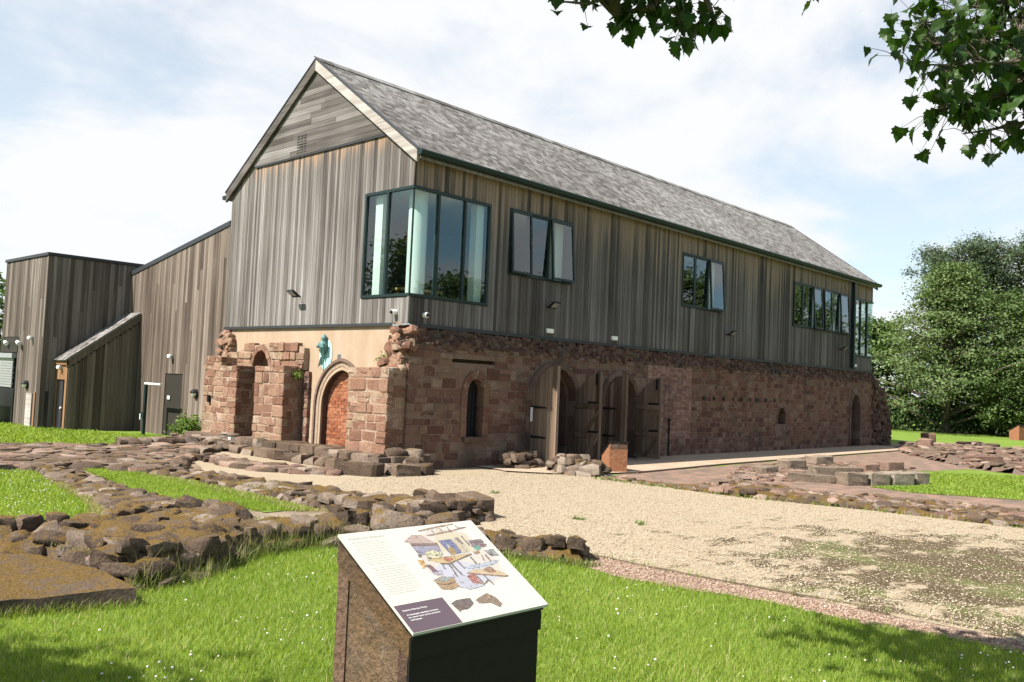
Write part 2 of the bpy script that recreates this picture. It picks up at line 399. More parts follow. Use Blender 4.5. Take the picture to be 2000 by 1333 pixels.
class Geo:
    """collects shapes into one mesh"""
    def __init__(s): s.V = []; s.F = []
    def add(s, V, F):
        b = len(s.V); s.V += [tuple(v) for v in V]; s.F += [tuple(i + b for i in f) for f in F]; return s
    def box(s, x0, x1, y0, y1, z0, z1):
        return s.add([(x0, y0, z0), (x1, y0, z0), (x1, y1, z0), (x0, y1, z0), (x0, y0, z1), (x1, y0, z1), (x1, y1, z1), (x0, y1, z1)],
                     [(0, 3, 2, 1), (4, 5, 6, 7), (0, 1, 5, 4), (1, 2, 6, 5), (2, 3, 7, 6), (3, 0, 4, 7)])
    def mbox(s, M4):
        V = [M4 @ Vector(p) for p in ((-.5, -.5, -.5), (.5, -.5, -.5), (.5, .5, -.5), (-.5, .5, -.5), (-.5, -.5, .5), (.5, -.5, .5), (.5, .5, .5), (-.5, .5, .5))]
        return s.add(V, [(0, 3, 2, 1), (4, 5, 6, 7), (0, 1, 5, 4), (1, 2, 6, 5), (2, 3, 7, 6), (3, 0, 4, 7)])
    def tube(s, pts, rad, n=8, caps=True):
        pts = [Vector(p) for p in pts]
        if not hasattr(rad, '__len__'): rad = [rad] * len(pts)
        V = []; F = []
        for i, p in enumerate(pts):
            d = (pts[min(i + 1, len(pts) - 1)] - pts[max(i - 1, 0)]).normalized()
            a = Vector((0, 0, 1)) if abs(d.z) < .9 else Vector((1, 0, 0))
            u = d.cross(a).normalized(); w = d.cross(u).normalized()
            for j in range(n):
                t = 2 * math.pi * j / n
                V.append(p + u * (rad[i] * math.cos(t)) + w * (rad[i] * math.sin(t)))
        for i in range(len(pts) - 1):
            for j in range(n):
                F.append((i * n + j, i * n + (j + 1) % n, (i + 1) * n + (j + 1) % n, (i + 1) * n + j))
        if caps: F.append(tuple(range(n))); F.append(tuple(reversed(range((len(pts) - 1) * n, len(pts) * n))))
        return s.add(V, F)
    def prism(s, poly, f, d0, d1, holes=()):
        """poly (2D) extruded; f(a, b, d) -> 3D"""
        loops = [list(poly)] + [list(h) for h in holes]
        flat = [p for l in loops for p in l]; n = len(flat)
        tri = tessellate_polygon([[Vector((a, b, 0)) for a, b in l] for l in loops])
        V = [f(a, b, d0) for a, b in flat] + [f(a, b, d1) for a, b in flat]
        F = [tuple(t) for t in tri] + [tuple(i + n for i in reversed(t)) for t in tri]
        b = 0
        for l in loops:
            L_ = len(l)
            for i in range(L_):
                j = (i + 1) % L_; F.append((b + i, b + j, n + b + j, n + b + i))
            b += L_
        return s.add(V, F)
    def lathe(s, prof, c, axis='Z', n=16):
        V = []; F = []
        for r, h in prof:
            for j in range(n):
                t = 2 * math.pi * j / n; a, b = r * math.cos(t), r * math.sin(t)
                V.append({'Z': (c[0] + a, c[1] + b, c[2] + h), 'X': (c[0] + h, c[1] + a, c[2] + b), 'Y': (c[0] + a, c[1] + h, c[2] + b)}[axis])
        for i in range(len(prof) - 1):
            for j in range(n): F.append((i * n + j, i * n + (j + 1) % n, (i + 1) * n + (j + 1) % n, (i + 1) * n + j))
        return s.add(V, F)
    def mesh(s, name, smooth=False, fix=True):
        me = pymesh(name, s.V, s.F)
        if fix:
            bm = bmesh.new(); bm.from_mesh(me); bmesh.ops.recalc_face_normals(bm, faces=bm.faces); bm.to_mesh(me); bm.free()
        if smooth:
            me.shade_smooth(); me.set_sharp_from_angle(angle=math.radians(42))
        return me
    def obj(s, name, mat, parent=None, smooth=False, **props):
        return link(name, s.mesh(name, smooth), mat, parent, **props)

_cache = {}
def shared(kind, mat, build):
    key = (kind, mat.name)
    if key not in _cache:
        if kind not in _cache: _cache[kind] = build()
        me = _cache[kind].copy(); me.materials.clear(); me.materials.append(mat); _cache[key] = me
    return _cache[key]
def unit_box(): return Geo().box(-.5, .5, -.5, .5, -.5, .5).mesh('plank')
def ashlar_mesh(i):
    def b():
        r = random.Random(100 + i); bm = bmesh.new(); bmesh.ops.create_cube(bm, size=1)
        bmesh.ops.bevel(bm, geom=list(bm.edges), offset=.05 + .07 * r.random(), segments=1, affect='EDGES')
        for v in bm.verts: v.co += Vector((r.uniform(-.035, .035), r.uniform(-.05, .05), r.uniform(-.05, .05)))
        me = bpy.data.meshes.new('stone'); bm.to_mesh(me); bm.free(); return me
    return b
def rock_mesh(i, cuts=2):
    def b():
        r = random.Random(500 + i); bm = bmesh.new(); bmesh.ops.create_cube(bm, size=1)
        bmesh.ops.subdivide_edges(bm, edges=list(bm.edges), cuts=cuts, use_grid_fill=True)
        off = Vector((r.uniform(0, 90), r.uniform(0, 90), r.uniform(0, 90)))
        rd = r.uniform(.14, .42)
        # slice a few random corners off, then roughen
        planes = [(Vector((r.uniform(-1, 1), r.uniform(-1, 1), r.uniform(-.1, 1.2))).normalized(), r.uniform(.40, .56)) for _ in range(5)]
        for v in bm.verts:
            p = v.co.copy(); q = p.normalized() * .56
            p = p.lerp(q, rd)
            for nrm, d in planes:
                e = p.dot(nrm) - d
                if e > 0: p -= nrm * e
            p += noise.noise_vector(p * 2.1 + off) * .12 + noise.noise_vector(p * 5.5 + off) * .04 + (noise.noise_vector(p * 12 + off) * .022 if cuts > 2 else Vector())
            v.co = p
        me = bpy.data.meshes.new('stone'); bm.to_mesh(me); bm.free()
        me.shade_smooth(); me.set_sharp_from_angle(angle=math.radians(38)); return me
    return b
NASH, NROCK = 10, 16
def ashlar(mat, i=None):
    i = random.randrange(NASH) if i is None else i
    return shared('ashlar%d' % i, mat, ashlar_mesh(i))
def rock(mat, i=None, fine=False):
    i = random.randrange(NROCK) if i is None else i
    return shared(('fine%d' if fine else 'rock%d') % i, mat, rock_mesh(i, 4 if fine else 2))
def box_me(mat): return shared('box', mat, unit_box)
def TBOX(x0, x1, y0, y1, z0, z1):
    M4 = Matrix.Diagonal((x1 - x0, y1 - y0, z1 - z0, 1)); M4.translation = ((x0 + x1) / 2, (y0 + y1) / 2, (z0 + z1) / 2); return M4
_mv = {}
def emit(name, pieces, parent, limit=300, label=None):
    """pieces: (mesh, world matrix). The nearest ones become objects, the rest one joined part of kind stuff."""
    pieces = sorted(pieces, key=lambda q: (q[1].translation - CAM).length / max(.02, abs(q[1].to_3x3().determinant()) ** (1 / 3)))
    for me, w in pieces[:limit]:
        o = link(name, me, None, parent, w)
        if label: o['label'] = label
    rest = pieces[limit:]
    if rest:
        g = {}
        for me, w in rest: g.setdefault(me.materials[0].name, []).append((me, w))
        for mn, lst in g.items():
            V = []; F4 = []; n = 0
            for me, w in lst:
                if me.name not in _mv:
                    a = np.empty(len(me.vertices) * 3, np.float32); me.vertices.foreach_get('co', a)
                    _mv[me.name] = (a.reshape(-1, 3), [tuple(p.vertices) for p in me.polygons])
                a, fs = _mv[me.name]; W = np.array(w)
                V.append(a @ W[:3, :3].T + W[:3, 3]); F4 += [tuple(i + n for i in f) for f in fs]; n += len(a)
            me = pymesh(name, np.vstack(V).tolist(), F4)
            link(name, me, bpy.data.materials[mn], parent, kind='stuff')

def spans(a, b, blocked):
    out = [(a, b)]
    for p, q in blocked:
        nxt = []
        for s_, e_ in out:
            if q <= s_ or p >= e_: nxt.append((s_, e_)); continue
            if p - s_ > .02: nxt.append((s_, p))
            if e_ - q > .02: nxt.append((q, e_))
        out = nxt
    return out
def masonry(O, u, n, u0, u1, z0, z1, mat, blocked=None, ch=(.17, .27), ln=(.24, .48), gap=.012, depth=.14, proud=(.0, .022), seed=1, drop=0.0, top=None, mesh=None):
    """coursed stones on the face through O, along u, facing n"""
    r = random.Random(seed); O, u, n = Vector(O), Vector(u), Vector(n); z = z0; out = []
    while z < z1 - .04:
        h = min(r.uniform(*ch), z1 - z)
        if z1 - (z + h) < ch[0] * .5: h = z1 - z
        bl = blocked(z, z + h) if blocked else []
        for a, b in spans(u0, u1, bl):
            x = a
            while x < b - .015:
                l = r.uniform(*ln)
                if b - (x + l) < ln[0] * .55: l = b - x
                l = min(l, b - x)
                ok = True
                if top and z + h * .6 > top(x + l / 2): ok = False
                if r.random() < drop: ok = False
                if ok:
                    pr = r.uniform(*proud)
                    parts = [(0, h)]
                    if h > .19 and r.random() < .26: q = r.uniform(.4, .6) * h; parts = [(0, q), (q, h)]
                    for ha, hb in parts:
                        c = O + u * (x + l / 2) + n * (pr - depth / 2) + Vector((0, 0, z + (ha + hb) / 2))
                        W = Matrix.Identity(4)
                        U3, N3 = u * max(.02, l - gap), -n * depth
                        for i in range(3): W[i][0], W[i][1] = U3[i], N3[i]
                        W[2][2] = (hb - ha) - gap; W.translation = c
                        W = Matrix.Translation(c) @ Matrix.Rotation(math.radians(r.uniform(-1.8, 1.8)), 4, n) @ Matrix.Translation(-c) @ W
                        out.append((mesh(mat) if mesh else ashlar(mat, r.randrange(NASH)), W))
                x += l
        z += h
    return out
def arch_curve(cx, hw, zs, za, n=14, x0=None):
    """pointed arch outline from left springing to right springing"""
    H = za - zs; pts = []
    R = (H * H + hw * hw) / (2 * hw)           # each side is an arc centred on the springing line
    for i in range(n + 1):
        t = i / n; ang = math.asin(min(1, H / R)) * t
        pts.append((cx - hw + R - R * math.cos(ang), zs + R * math.sin(ang)))
    return pts + [(2 * cx - x, z) for x, z in reversed(pts[:-1])]
def arch_hole(cx, hw, z0, zs, za): return [(cx - hw, z0)] + arch_curve(cx, hw, zs, za) + [(cx + hw, z0)]
def arch_width(cx, hw, z0, zs, za):
    H = za - zs; R = (H * H + hw * hw) / (2 * hw)
    def f(z):
        if z >= za or z < z0 - .3: return None
        if z <= zs: return (cx - hw, cx + hw)
        w = math.sqrt(max(0, R * R - (z - zs) ** 2)) - (R - hw)
        return (cx - w, cx + w) if w > 0 else None
    return f
def voussoirs(cx, hw, z0, zs, za, wd, f, d0, d1, mat, parent, step=.26, seed=3, jamb=True, name='voussoir', gap=.008):
    """the ring of wedge stones round a pointed opening"""
    inn = arch_curve(cx, hw, zs, za, 24); out = arch_curve(cx, hw + wd, zs, za + wd * 1.12, 24)
    if jamb:
        k = max(1, int((zs - z0) / .30)); js = [z0 + (zs - z0) * i / k for i in range(k)]
        inn = [(cx - hw, z) for z in js] + inn + [(cx + hw, z) for z in reversed(js)]
        out = [(cx - hw - wd, z) for z in js] + out + [(cx + hw + wd, z) for z in reversed(js)]
    r = random.Random(seed); i = 0
    while i < len(inn) - 1:
        j = i + 1
        while j < len(inn) - 1 and (Vector(inn[j]) - Vector(inn[i])).length < step * r.uniform(.8, 1.2): j += 1
        a0, a1, b0, b1 = (Vector(p) for p in (inn[i], inn[j], out[i], out[j]))
        da = (a1 - a0); db = (b1 - b0)
        a0 += da.normalized() * gap / 2; a1 -= da.normalized() * gap / 2; b0 += db.normalized() * gap / 2; b1 -= db.normalized() * gap / 2
        pr = r.uniform(-.008, .008)
        Geo().prism([tuple(a0), tuple(a1), tuple(b1), tuple(b0)], f, d0 + pr, d1).obj(name, mat, parent)
        i = j

# ------------------------------------------------------------------ ground
def sheet(name, poly, z, mat, jitter=.0, step=.25, seed=0, kind='structure'):
    r = random.Random(seed); P = []
    for i in range(len(poly)):
        a, b = Vector(poly[i]), Vector(poly[(i + 1) % len(poly)]); d = (b - a).length
        k_ = max(1, int(d / step)) if jitter and d < 40 else 1
        for j in range(k_):
            p = a.lerp(b, j / k_)
            if jitter: p += Vector((r.uniform(-jitter, jitter), r.uniform(-jitter, jitter)))
            P.append((p.x, p.y))
    tri = tessellate_polygon([[Vector((x, y, 0)) for x, y in P]])
    me = pymesh(name, [(x, y, z) for x, y in P], [tuple(t) for t in tri])
    bm = bmesh.new(); bm.from_mesh(me)
    for f in bm.faces:
        if f.normal.z < 0: f.normal_flip()
    bm.to_mesh(me); bm.free()
    return link(name, me, mat, kind=kind)
sheet('ground', [(-600, -600), (900, -600), (900, 900), (-600, 900)], -.004, M['turf'])
SOIL_L = [(-14, 9.4), (-14, 3.1), (-6.6, 2.65), (-6.2, .6), (-6.7, -1.8), (-7.4, -3.5), (-8.7, -3.9), (-12, -4.2), (-12, -6.2), (-8.5, -6.5), (-6.4, -5.7), (-5.3, -6.6), (-4.5, -8.0), (-3.8, -7.9),
          (-3.0, -5.0), (-.3, -1.0), (.6, -.1), (-.2, 6.8), (-2.3, 6.3), (-4.2, 7.4), (-6, 8.6)]
sheet('bare_soil', SOIL_L, 0.0, M['soil'], .06, .3, 1)
sheet('bare_soil', [(3.4, -2.55), (21.6, -2.05), (26.5, .6), (29.5, -.9), (27.5, -6.5), (19, -10.5), (14.6, -9.2), (15.6, -6.2), (12.7, -5.7), (9.4, -6.7), (8.6, -8.9), (7, -12), (3.2, -12), (2.7, -6.0)], 0.0, M['redsoil'], .08, .35, 2)
sheet('lawn', [(-5.25, 2.3), (-4.8, 2.05), (-4.62, 1.1), (-4.5, .5), (-4.5, -.5), (-4.55, -2.2), (-4.55, -3.7), (-5.25, -3.5), (-5.35, -2.9), (-5.72, -1.7), (-5.75, -.6), (-5.5, .9)], .010, M['turf'], .07, .2, 3)
sheet('lawn', [(7.2, -6.55), (8.2, -6.9), (9.1, -6.95), (10.6, -6.45), (12.9, -6.05), (14.2, -7.9), (16.5, -10.5), (12, -13.5), (8.6, -10.6), (7.9, -9.4), (6.9, -7.6)], .010, M['turf'], .08, .25, 4)
YARD = [(-3.86, -26), (-3.86, -7.9), (-4.35, -7.8), (-4.6, -6.6), (-3.5, -5.4), (-3.6, -4.2), (-3.9, -3.0), (-3.7, -2), (-4.2, -1.0), (-4.2, 0), (-3.6, 1.1), (-2.9, 3.0), (-2.4, 4.6), (-1.6, 5.2), (-.5, 4.9), (-.4, -.1), (2.0, -.2), (3.5, -.3), (4.2, -2.4), (2.95, -2.5),
        (2.75, -4), (2.68, -6), (3.05, -7.5), (3.3, -9), (3.5, -11), (3.7, -26)]
sheet('gravel_yard', YARD, .006, M['gravel'], .035, .25, 5)
sheet('gravel_verge', [(-3.82, -26), (-3.83, -7.75), (-4.60, -7.5), (-4.46, -8.2), (-4.6, -8.8), (-4.4, -9.7), (-4.3, -10.2), (-4.35, -10.9), (-4.22, -11.6), (-4.2, -12.2), (-4.2, -26)], .003, M['red_gravel'], .05, .12, 6)
sheet('path', [(2.4, -1.95), (3.3, -2.35), (4.5, -2.58), (8.8, -2.25), (15, -2.1), (22.0, -1.95), (24.4, -1.2), (24.6, -.1), (1.95, -.1), (1.9, -1.1)], .030, M['path'], .02, .3, 7)
g = Geo()
def kerb_line(g, pts, w, h, z=0):
    for a, b in zip(pts, pts[1:]):
        a, b = Vector(a), Vector(b); d = (b - a).normalized(); nrm = Vector((-d.y, d.x)) * w / 2
        g.prism([tuple(a - nrm), tuple(b - nrm), tuple(b + nrm), tuple(a + nrm)], lambda x, y, t: (x, y, t), z - .05, z + h)
kerb_line(g, [(4.5, -2.60), (8.8, -2.28), (15, -2.13), (22.0, -1.98), (24.4, -1.22)], .05, .034)
g.obj('path_edging', M['kerb'], kind='structure')
g = Geo()
ed = [(-3.9, -7.7), (-3.92, -8.6), (-3.88, -9.5), (-3.80, -10.3), (-3.74, -11.0), (-3.72, -12), (-3.70, -16)]
kerb_line(g, ed, .024, .016)
g.obj('gravel_edging', M['kerb'], kind='structure')
sheet('paved_apron', [(1.75, -1.15), (2.35, -1.95), (3.3, -1.6), (3.6, -.9), (3.0, -.8), (2.6, -1.0)], .036, M['path'], .01, .3, 8)

# ------------------------------------------------------------------ stone undercroft
XL, XR, YF = -.05, 24.3, -.17
UC = thing('stone_undercroft', 'red sandstone undercroft with open arched doors below the timber upper storey', 'building', (12, 3, 0))
FX = lambda a, b, d: (a, d, b)                       # front face: u = x, depth along y
A1 = dict(cx=4.46, hw=.82, z0=0, zs=1.48, za=2.26)
A2 = dict(cx=7.10, hw=.72, z0=0, zs=1.46, za=2.18)
LAN = dict(cx=1.84, hw=.25, z0=.66, zs=1.62, za=1.93)
NIC = dict(cx=16.27, hw=.27, z0=.90, zs=1.18, za=1.47)
DW = dict(cx=22.42, hw=.42, z0=0, zs=1.52, za=2.06)
slot = [(1.12, 2.235), (2.42, 2.235), (2.42, 2.315), (1.12, 2.315)]
front = Geo().prism([(XL, -.1), (XR, -.1), (XR, 2.56), (XL, 2.56)], FX, YF, .52,
                    [arch_hole(A['cx'], A['hw'] + .025, A['z0'] - (.05 if A['z0'] == 0 else .01), A['zs'], A['za'] + .025) for A in (A1, A2, LAN, NIC, DW)] + [slot])
front_wall = front.obj('front_wall', M['mortar'], UC)
Geo().box(15.9, 16.65, .30, .34, .86, 1.5).obj('niche_back', M['rubble'], UC)
Geo().box(1.05, 2.5, .02, .06, 2.2, 2.35).obj('slot_back', M['core'], UC)
ww = [arch_width(**A1), arch_width(**A2), arch_width(**LAN), arch_width(**NIC), arch_width(**DW)]
rg = [.14, .13, .17, .08, .12]
def blocked_front(z0, z1):
    out = []
    for f, w, A in zip(ww, rg, (A1, A2, LAN, NIC, DW)):
        big = arch_width(A['cx'], A['hw'] + w, A['z0'] - (.16 if A is LAN else 0), A['zs'], A['za'] + w * 1.12)
        c = [x for x in (big(z0 + .01), big((z0 + z1) / 2), big(z1 - .01)) if x]
        if c: out.append((min(x[0] for x in c), max(x[1] for x in c)))
    if z1 > 2.235 and z0 < 2.315: out.append((1.12, 2.42))
    return out
st = masonry((0, YF, 0), (1, 0, 0), (0, -1, 0), XL - .02, 8.3, 0.0, 2.50, M['ashlar'], blocked_front, (.12, .27), (.16, .46), .009, .16, (.002, .020), 11)
st += masonry((0, YF, 0), (1, 0, 0), (0, -1, 0), 10.6, XR, 0.0, 2.50, M['small_ashlar'], blocked_front, (.12, .20), (.16, .36), .010, .14, (.002, .016), 12)
emit('stone', st, front_wall, 300)
patch = Geo().prism([(8.32, 0), (10.58, 0), (10.58, 2.50), (8.32, 2.50)], FX, YF - .012, YF + .05).obj('brick_patch', M['mortar'], UC)
emit('brick', masonry((0, YF - .012, 0), (1, 0, 0), (0, -1, 0), 8.33, 10.57, .5, 2.5, M['oldbrick'], None, (.072, .078), (.20, .225), .010, .1, (.004, .014), 13, mesh=box_me)
     + masonry((0, YF - .012, 0), (1, 0, 0), (0, -1, 0), 8.33, 10.57, 0, .5, M['small_ashlar'], None, (.15, .2), (.2, .4), .012, .1, (.004, .02), 14), patch, 300)
for A, w, sd_, d0 in ((A1, .14, 1, YF - .065), (A2, .13, 2, YF - .06), (DW, .12, 4, YF - .04), (NIC, .08, 5, YF - .02)):
    voussoirs(wd=w, f=FX, d0=d0, d1=.28, mat=M['ring'], parent=UC, seed=sd_, **A)
# chamfered inner order of the door arches
for A, sd_ in ((A1, 7), (A2, 8)):
    B = dict(A); B['hw'] -= .09; B['za'] -= .10
    voussoirs(wd=.10, f=FX, d0=.02, d1=.40, mat=M['ring'], parent=UC, seed=sd_, **B)
voussoirs(wd=.17, f=FX, d0=YF - .03, d1=.05, mat=M['small_ashlar'], parent=UC, seed=9, step=.15, **LAN)
Geo().box(1.50, 2.22, YF - .09, .30, .56, .655).obj('sill', M['ring'], UC)
Geo().box(1.5, 2.2, .02, .05, .6, 2.0).obj('window_dark_sheet', M['iron'], UC)  # black sheet standing in for the darkness inside the lancet
gb = Geo()
for i in range(5): gb.tube([(1.64 + .1 * i, -.02, .66), (1.64 + .1 * i, -.02, 1.95)], .008, 6)
for i in range(9): gb.tube([(1.58, -.02, .75 + .13 * i), (2.10, -.02, .75 + .13 * i)], .006, 6)
gb.obj('window_grille', M['iron'], UC)
# black blocks on the far stretch, painting the shade of putlog holes
gh = Geo(); r = random.Random(5)
for i in range(9): gh.box(11.2 + .55 * i + r.uniform(-.1, .1), 11.32 + .55 * i, YF - .05, YF - .02, 1.62, 1.72)
gh.obj('painted_hole_shade', M['iron'], UC)
# rubble core sloping back below the timber storey
band = Geo().add([(XL, YF, 2.55), (XR, YF, 2.55), (XR, .02, 2.94), (XL, .02, 2.94), (XL, .5, 2.55), (XR, .5, 2.55), (XL, .5, 2.94), (XR, .5, 2.94)],
                 [(0, 1, 2, 3), (0, 4, 5, 1), (3, 2, 7, 6), (4, 6, 7, 5), (0, 3, 6, 4), (1, 5, 7, 2)]).obj('rubble_band', M['rubble'], UC)
r = random.Random(21); st = []
x = XL - .1
while x < XR:
    for row in range(4):
        t = (row + r.uniform(.2, .8)) / 4; s_ = r.uniform(.10, .24) * (1.1 - .02 * x * .3)
        c = Vector((x + r.uniform(-.08, .08), YF + .015 + t * .165, 2.53 + t * .38))
        W = Matrix.Translation(c) @ Matrix.Rotation(r.uniform(-.5, .5), 4, 'Y') @ Matrix.Rotation(r.uniform(-.6, .6), 4, 'Z') @ Matrix.Diagonal((s_ * 1.5, .11, s_ * .55, 1))
        st.append((rock(M['rubble'], r.randrange(NROCK)), W))
    x += r.uniform(.11, .20)
emit('stone', st, band, 300)
# broken end of the wall beyond the far doorway
endw = Geo().prism([(24.25, -.1), (26.0, -.1), (25.95, .7), (25.6, 1.75), (25.1, 2.35), (24.25, 2.85)], FX, -.12, 1.1).obj('broken_end', M['rubble'], UC)
st = []
for i in range(190):
    x = r.uniform(24.2, 26.0); zt = np.interp(x, [24.2, 25.1, 25.6, 25.95, 26.05], [2.8, 2.35, 1.75, .7, .05]); z = r.uniform(.03, zt); s_ = r.uniform(.16, .30)
    st.append((rock(M['rubble'], r.randrange(NROCK)), Matrix.Translation((x, -.14 - r.uniform(0, .05), z)) @ Matrix.Rotation(r.uniform(-.4, .4), 4, 'Y') @ Matrix.Diagonal((s_ * 1.3, .18, s_ * .7, 1))))
for i in range(60):
    t = r.random(); x = 24.3 + 1.72 * t; zt = np.interp(x, [24.2, 25.1, 25.6, 25.95, 26.05], [2.8, 2.35, 1.75, .7, .05]); s_ = r.uniform(.16, .3)
    st.append((rock(M['rubble'], r.randrange(NROCK)), Matrix.Translation((x, r.uniform(-.1, 1.1), zt)) @ Matrix.Rotation(r.uniform(-.4, .4), 4, 'Y') @ Matrix.Diagonal((s_, s_ * 1.2, s_ * .7, 1))))
emit('stone', st, endw, 250)
# inside: floor, back and end walls
Geo().box(.3, 24.2, .5, 7.0, -.06, .02).obj('undercroft_floor', M['path'], UC)
Geo().box(-.05, 24.3, 6.95, 7.25, -.1, 2.94).obj('back_wall', M['small_ashlar'], UC)
Geo().box(24.0, 24.3, .53, 6.94, -.1, 2.94).obj('end_wall', M['rubble'], UC)
Geo().box(8.55, 8.8, .53, 6.94, -.0, 2.93).obj('cross_wall', M['small_ashlar'], UC)
gp = Geo()
for x in (3.2, 5.8): gp.lathe([(.0, 0), (.30, 0), (.30, .2), (.2, .3), (.2, 1.3), (.3, 1.5), (.45, 2.93)], (x, 3.6, .02), 'Z', 10)
gp.obj('vault_pier', M['ring'], UC)

# gable end of the undercroft: rendered wall, blocked brick arch, two piers, buttress
GX = lambda a, b, d: (d, a, b)                        # gable face: u = y, depth along x
BA = dict(cx=2.14, hw=.72, z0=.30, zs=1.16, za=1.98)
SA = dict(cx=5.22, hw=.36, z0=.1, zs=1.95, za=2.42)
gw = Geo().prism([(.36, 0), (6.96, 0), (6.96, 2.93), (.36, 2.93)], GX, 0.0, .45, [arch_hole(**BA), arch_hole(SA['cx'], SA['hw'] + .02, SA['z0'], SA['zs'], SA['za'] + .02)]).obj('gable_wall', M['plaster'], UC)
Geo().box(.40, .9, 4.7, 5.8, 0, 2.6).obj('passage_back', M['core'], UC)
def ring(name, A, wo, wi, d0, d1, mat, zc=0):
    out = arch_hole(A['cx'], A['hw'] + wo, A['z0'], A['zs'], A['za'] + wo * 1.1); inn = arch_hole(A['cx'], A['hw'] + wi, A['z0'], A['zs'], A['za'] + wi * 1.1)
    V = []; F = []; n = len(out)
    for d in (d0, d1):
        for p in out: V.append(GX(*p, d))
        for p in inn: V.append(GX(*p, d))
    for i in range(n - 1):
        F += [(i, i + 1, n + i + 1, n + i), (2 * n + i, 3 * n + i, 3 * n + i + 1, 2 * n + i + 1), (i, 2 * n + i, 2 * n + i + 1, i + 1), (n + i, n + i + 1, 3 * n + i + 1, 3 * n + i)]
    return Geo().add(V, F).obj(name, mat, UC)
ring('hood_mould', BA, .235, .175, -.05, .02, M['ring'])
ring('arch_moulding', BA, .174, .075, -.012, .05, M['plaster_trim'])
ring('arch_moulding', BA, .074, -.015, .03, .165, M['ring'])
infill = Geo().prism(arch_hole(**BA), GX, .17, .32).obj('brick_infill', M['brick_mortar'], UC)
fb = arch_width(**BA)
r = random.Random(31); st = []
z = .31; row = 0
while z < 1.94:
    w = fb(z + .035)
    if w:
        y = w[0] - (.11 if row % 2 else 0)
        while y < w[1]:
            a, b = max(y, w[0]), min(y + .215, w[1])
            if b - a > .03: st.append((box_me(M['brick']), TBOX(.17 - r.uniform(.006, .016), .24, a + .006, b - .006, z + .005, z + .068)))
            y += .222
    z += .075; row += 1
emit('brick', st, infill, 300)
Geo().box(-.14, .16, 1.35, 2.95, .24, .30).obj('door_sill', M['plaster_trim'], UC)

def pier(name, y0, y1, x0, x1, z0, ztop, seed, mat=None, topf=None, ch=(.15, .30)):
    mat = mat or M['pier_stone']
    p = Geo().box(x0 + .022, x1, y0 + .022, y1 - .03, z0, ztop - .03).obj(name, M['mortar_pale'], UC)
    s = masonry((x0 + .03, 0, 0), (0, 1, 0), (-1, 0, 0), y0, y1, z0, ztop, mat, None, ch, (.18, .48), .007, .16, (.012, .030), seed)
    s += masonry((0, y0 + .03, 0), (1, 0, 0), (0, -1, 0), x0 + .02, x1, z0, ztop, mat, None, ch, (.18, .46), .007, .16, (.012, .028), seed)
    r = random.Random(seed); y = y0
    while y < y1 - .08:
        l = min(r.uniform(.2, .42), y1 - y)
        s.append((ashlar(mat, r.randrange(NASH)), TBOX(x0 + .01, x1, y + .01, y + l - .01, ztop - .12, ztop + r.uniform(-.01, .03)))); y += l
    emit('stone', s, p, 300)
    return p
pier('buttress', -.12, 1.19, -.55, .2, -.05, 2.04, 41)
pier('pier', 3.50, 4.72, -.60, .0, .0, 2.0, 42)
pier('pier', 5.53, 7.12, -.60, .0, .0, 1.97, 43)
pier('pier_cap', 6.35, 7.12, -.58, -.1, 1.98, 2.2, 45, ch=(.2, .22))
pier('jamb', 3.27, 3.46, -.10, .02, .25, 1.9, 44, M['ashlar'])
# masonry that still stands above the piers
fa = arch_width(SA['cx'], SA['hw'] + .12, 1.6, SA['zs'], SA['za'] + .12)
up = Geo().prism([(3.42, 1.95), (6.75, 1.95), (6.75, 2.25), (6.2, 2.38), (5.9, 2.5), (3.9, 2.56), (3.42, 2.45)], GX, -.14, -.003, [[(4.75, 1.951), (4.76, 2.1), (4.95, 2.36), (5.22, 2.50), (5.5, 2.36), (5.68, 2.1), (5.69, 1.951)]]).obj('upper_masonry', M['mortar_pale'], UC)
def bl(z0, z1):
    c = [q for q in (fa(z0), fa((z0 + z1) / 2), fa(z1 - .01)) if q]
    return [(min(q[0] for q in c), max(q[1] for q in c))] if c else []
emit('stone', masonry((-.14, 0, 0), (0, 1, 0), (-1, 0, 0), 3.42, 6.75, 1.97, 2.58, M['pier_stone'], bl, (.14, .2), (.2, .36), .014, .14, (.01, .05), 46, top=lambda y: np.interp(y, [3.4, 3.7, 3.9, 5.9, 6.2, 6.75], [2.3, 2.5, 2.6, 2.55, 2.42, 2.3])), up, 200)
voussoirs(wd=.12, f=GX, d0=-.17, d1=.1, mat=M['pier_stone'], parent=UC, seed=48, jamb=False, step=.2, **SA)
# ragged corner toothing under the timber corner and at the far left end
tooth = Geo().box(.0, .4, -.1, .37, 2.0, 2.9).obj('corner_core', M['rubble'], UC)
r = random.Random(51); st = []
for i in range(95):
    z = r.uniform(2.03, 2.92); t = (z - 2.03) / .89; s_ = r.uniform(.14, .30)
    y = r.uniform(-.12, .52 - .2 * t); x = r.uniform(-.24 + .22 * t, .06)
    st.append((rock(M['pier_stone'], r.randrange(NROCK)), Matrix.Translation((x, y, z)) @ Matrix.Rotation(r.uniform(-.5, .5), 4, 'X') @ Matrix.Rotation(r.uniform(0, 3), 4, 'Z') @ Matrix.Diagonal((s_ * 1.1, s_, s_ * .6, 1))))
emit('stone', st, tooth, 200)
tooth = Geo().box(.0, .35, 6.97, 7.25, 0, 2.9).obj('corner_core', M['rubble'], UC)
st = []
for i in range(46):
    z = r.uniform(2.0, 2.9); s_ = r.uniform(.14, .26)
    st.append((rock(M['pier_stone'], r.randrange(NROCK)), Matrix.Translation((r.uniform(-.12, 0), r.uniform(6.75, 7.28), z)) @ Matrix.Rotation(r.uniform(-.5, .5), 4, 'X') @ Matrix.Diagonal((s_, s_ * 1.2, s_ * .62, 1))))
emit('stone', st, tooth, 200)
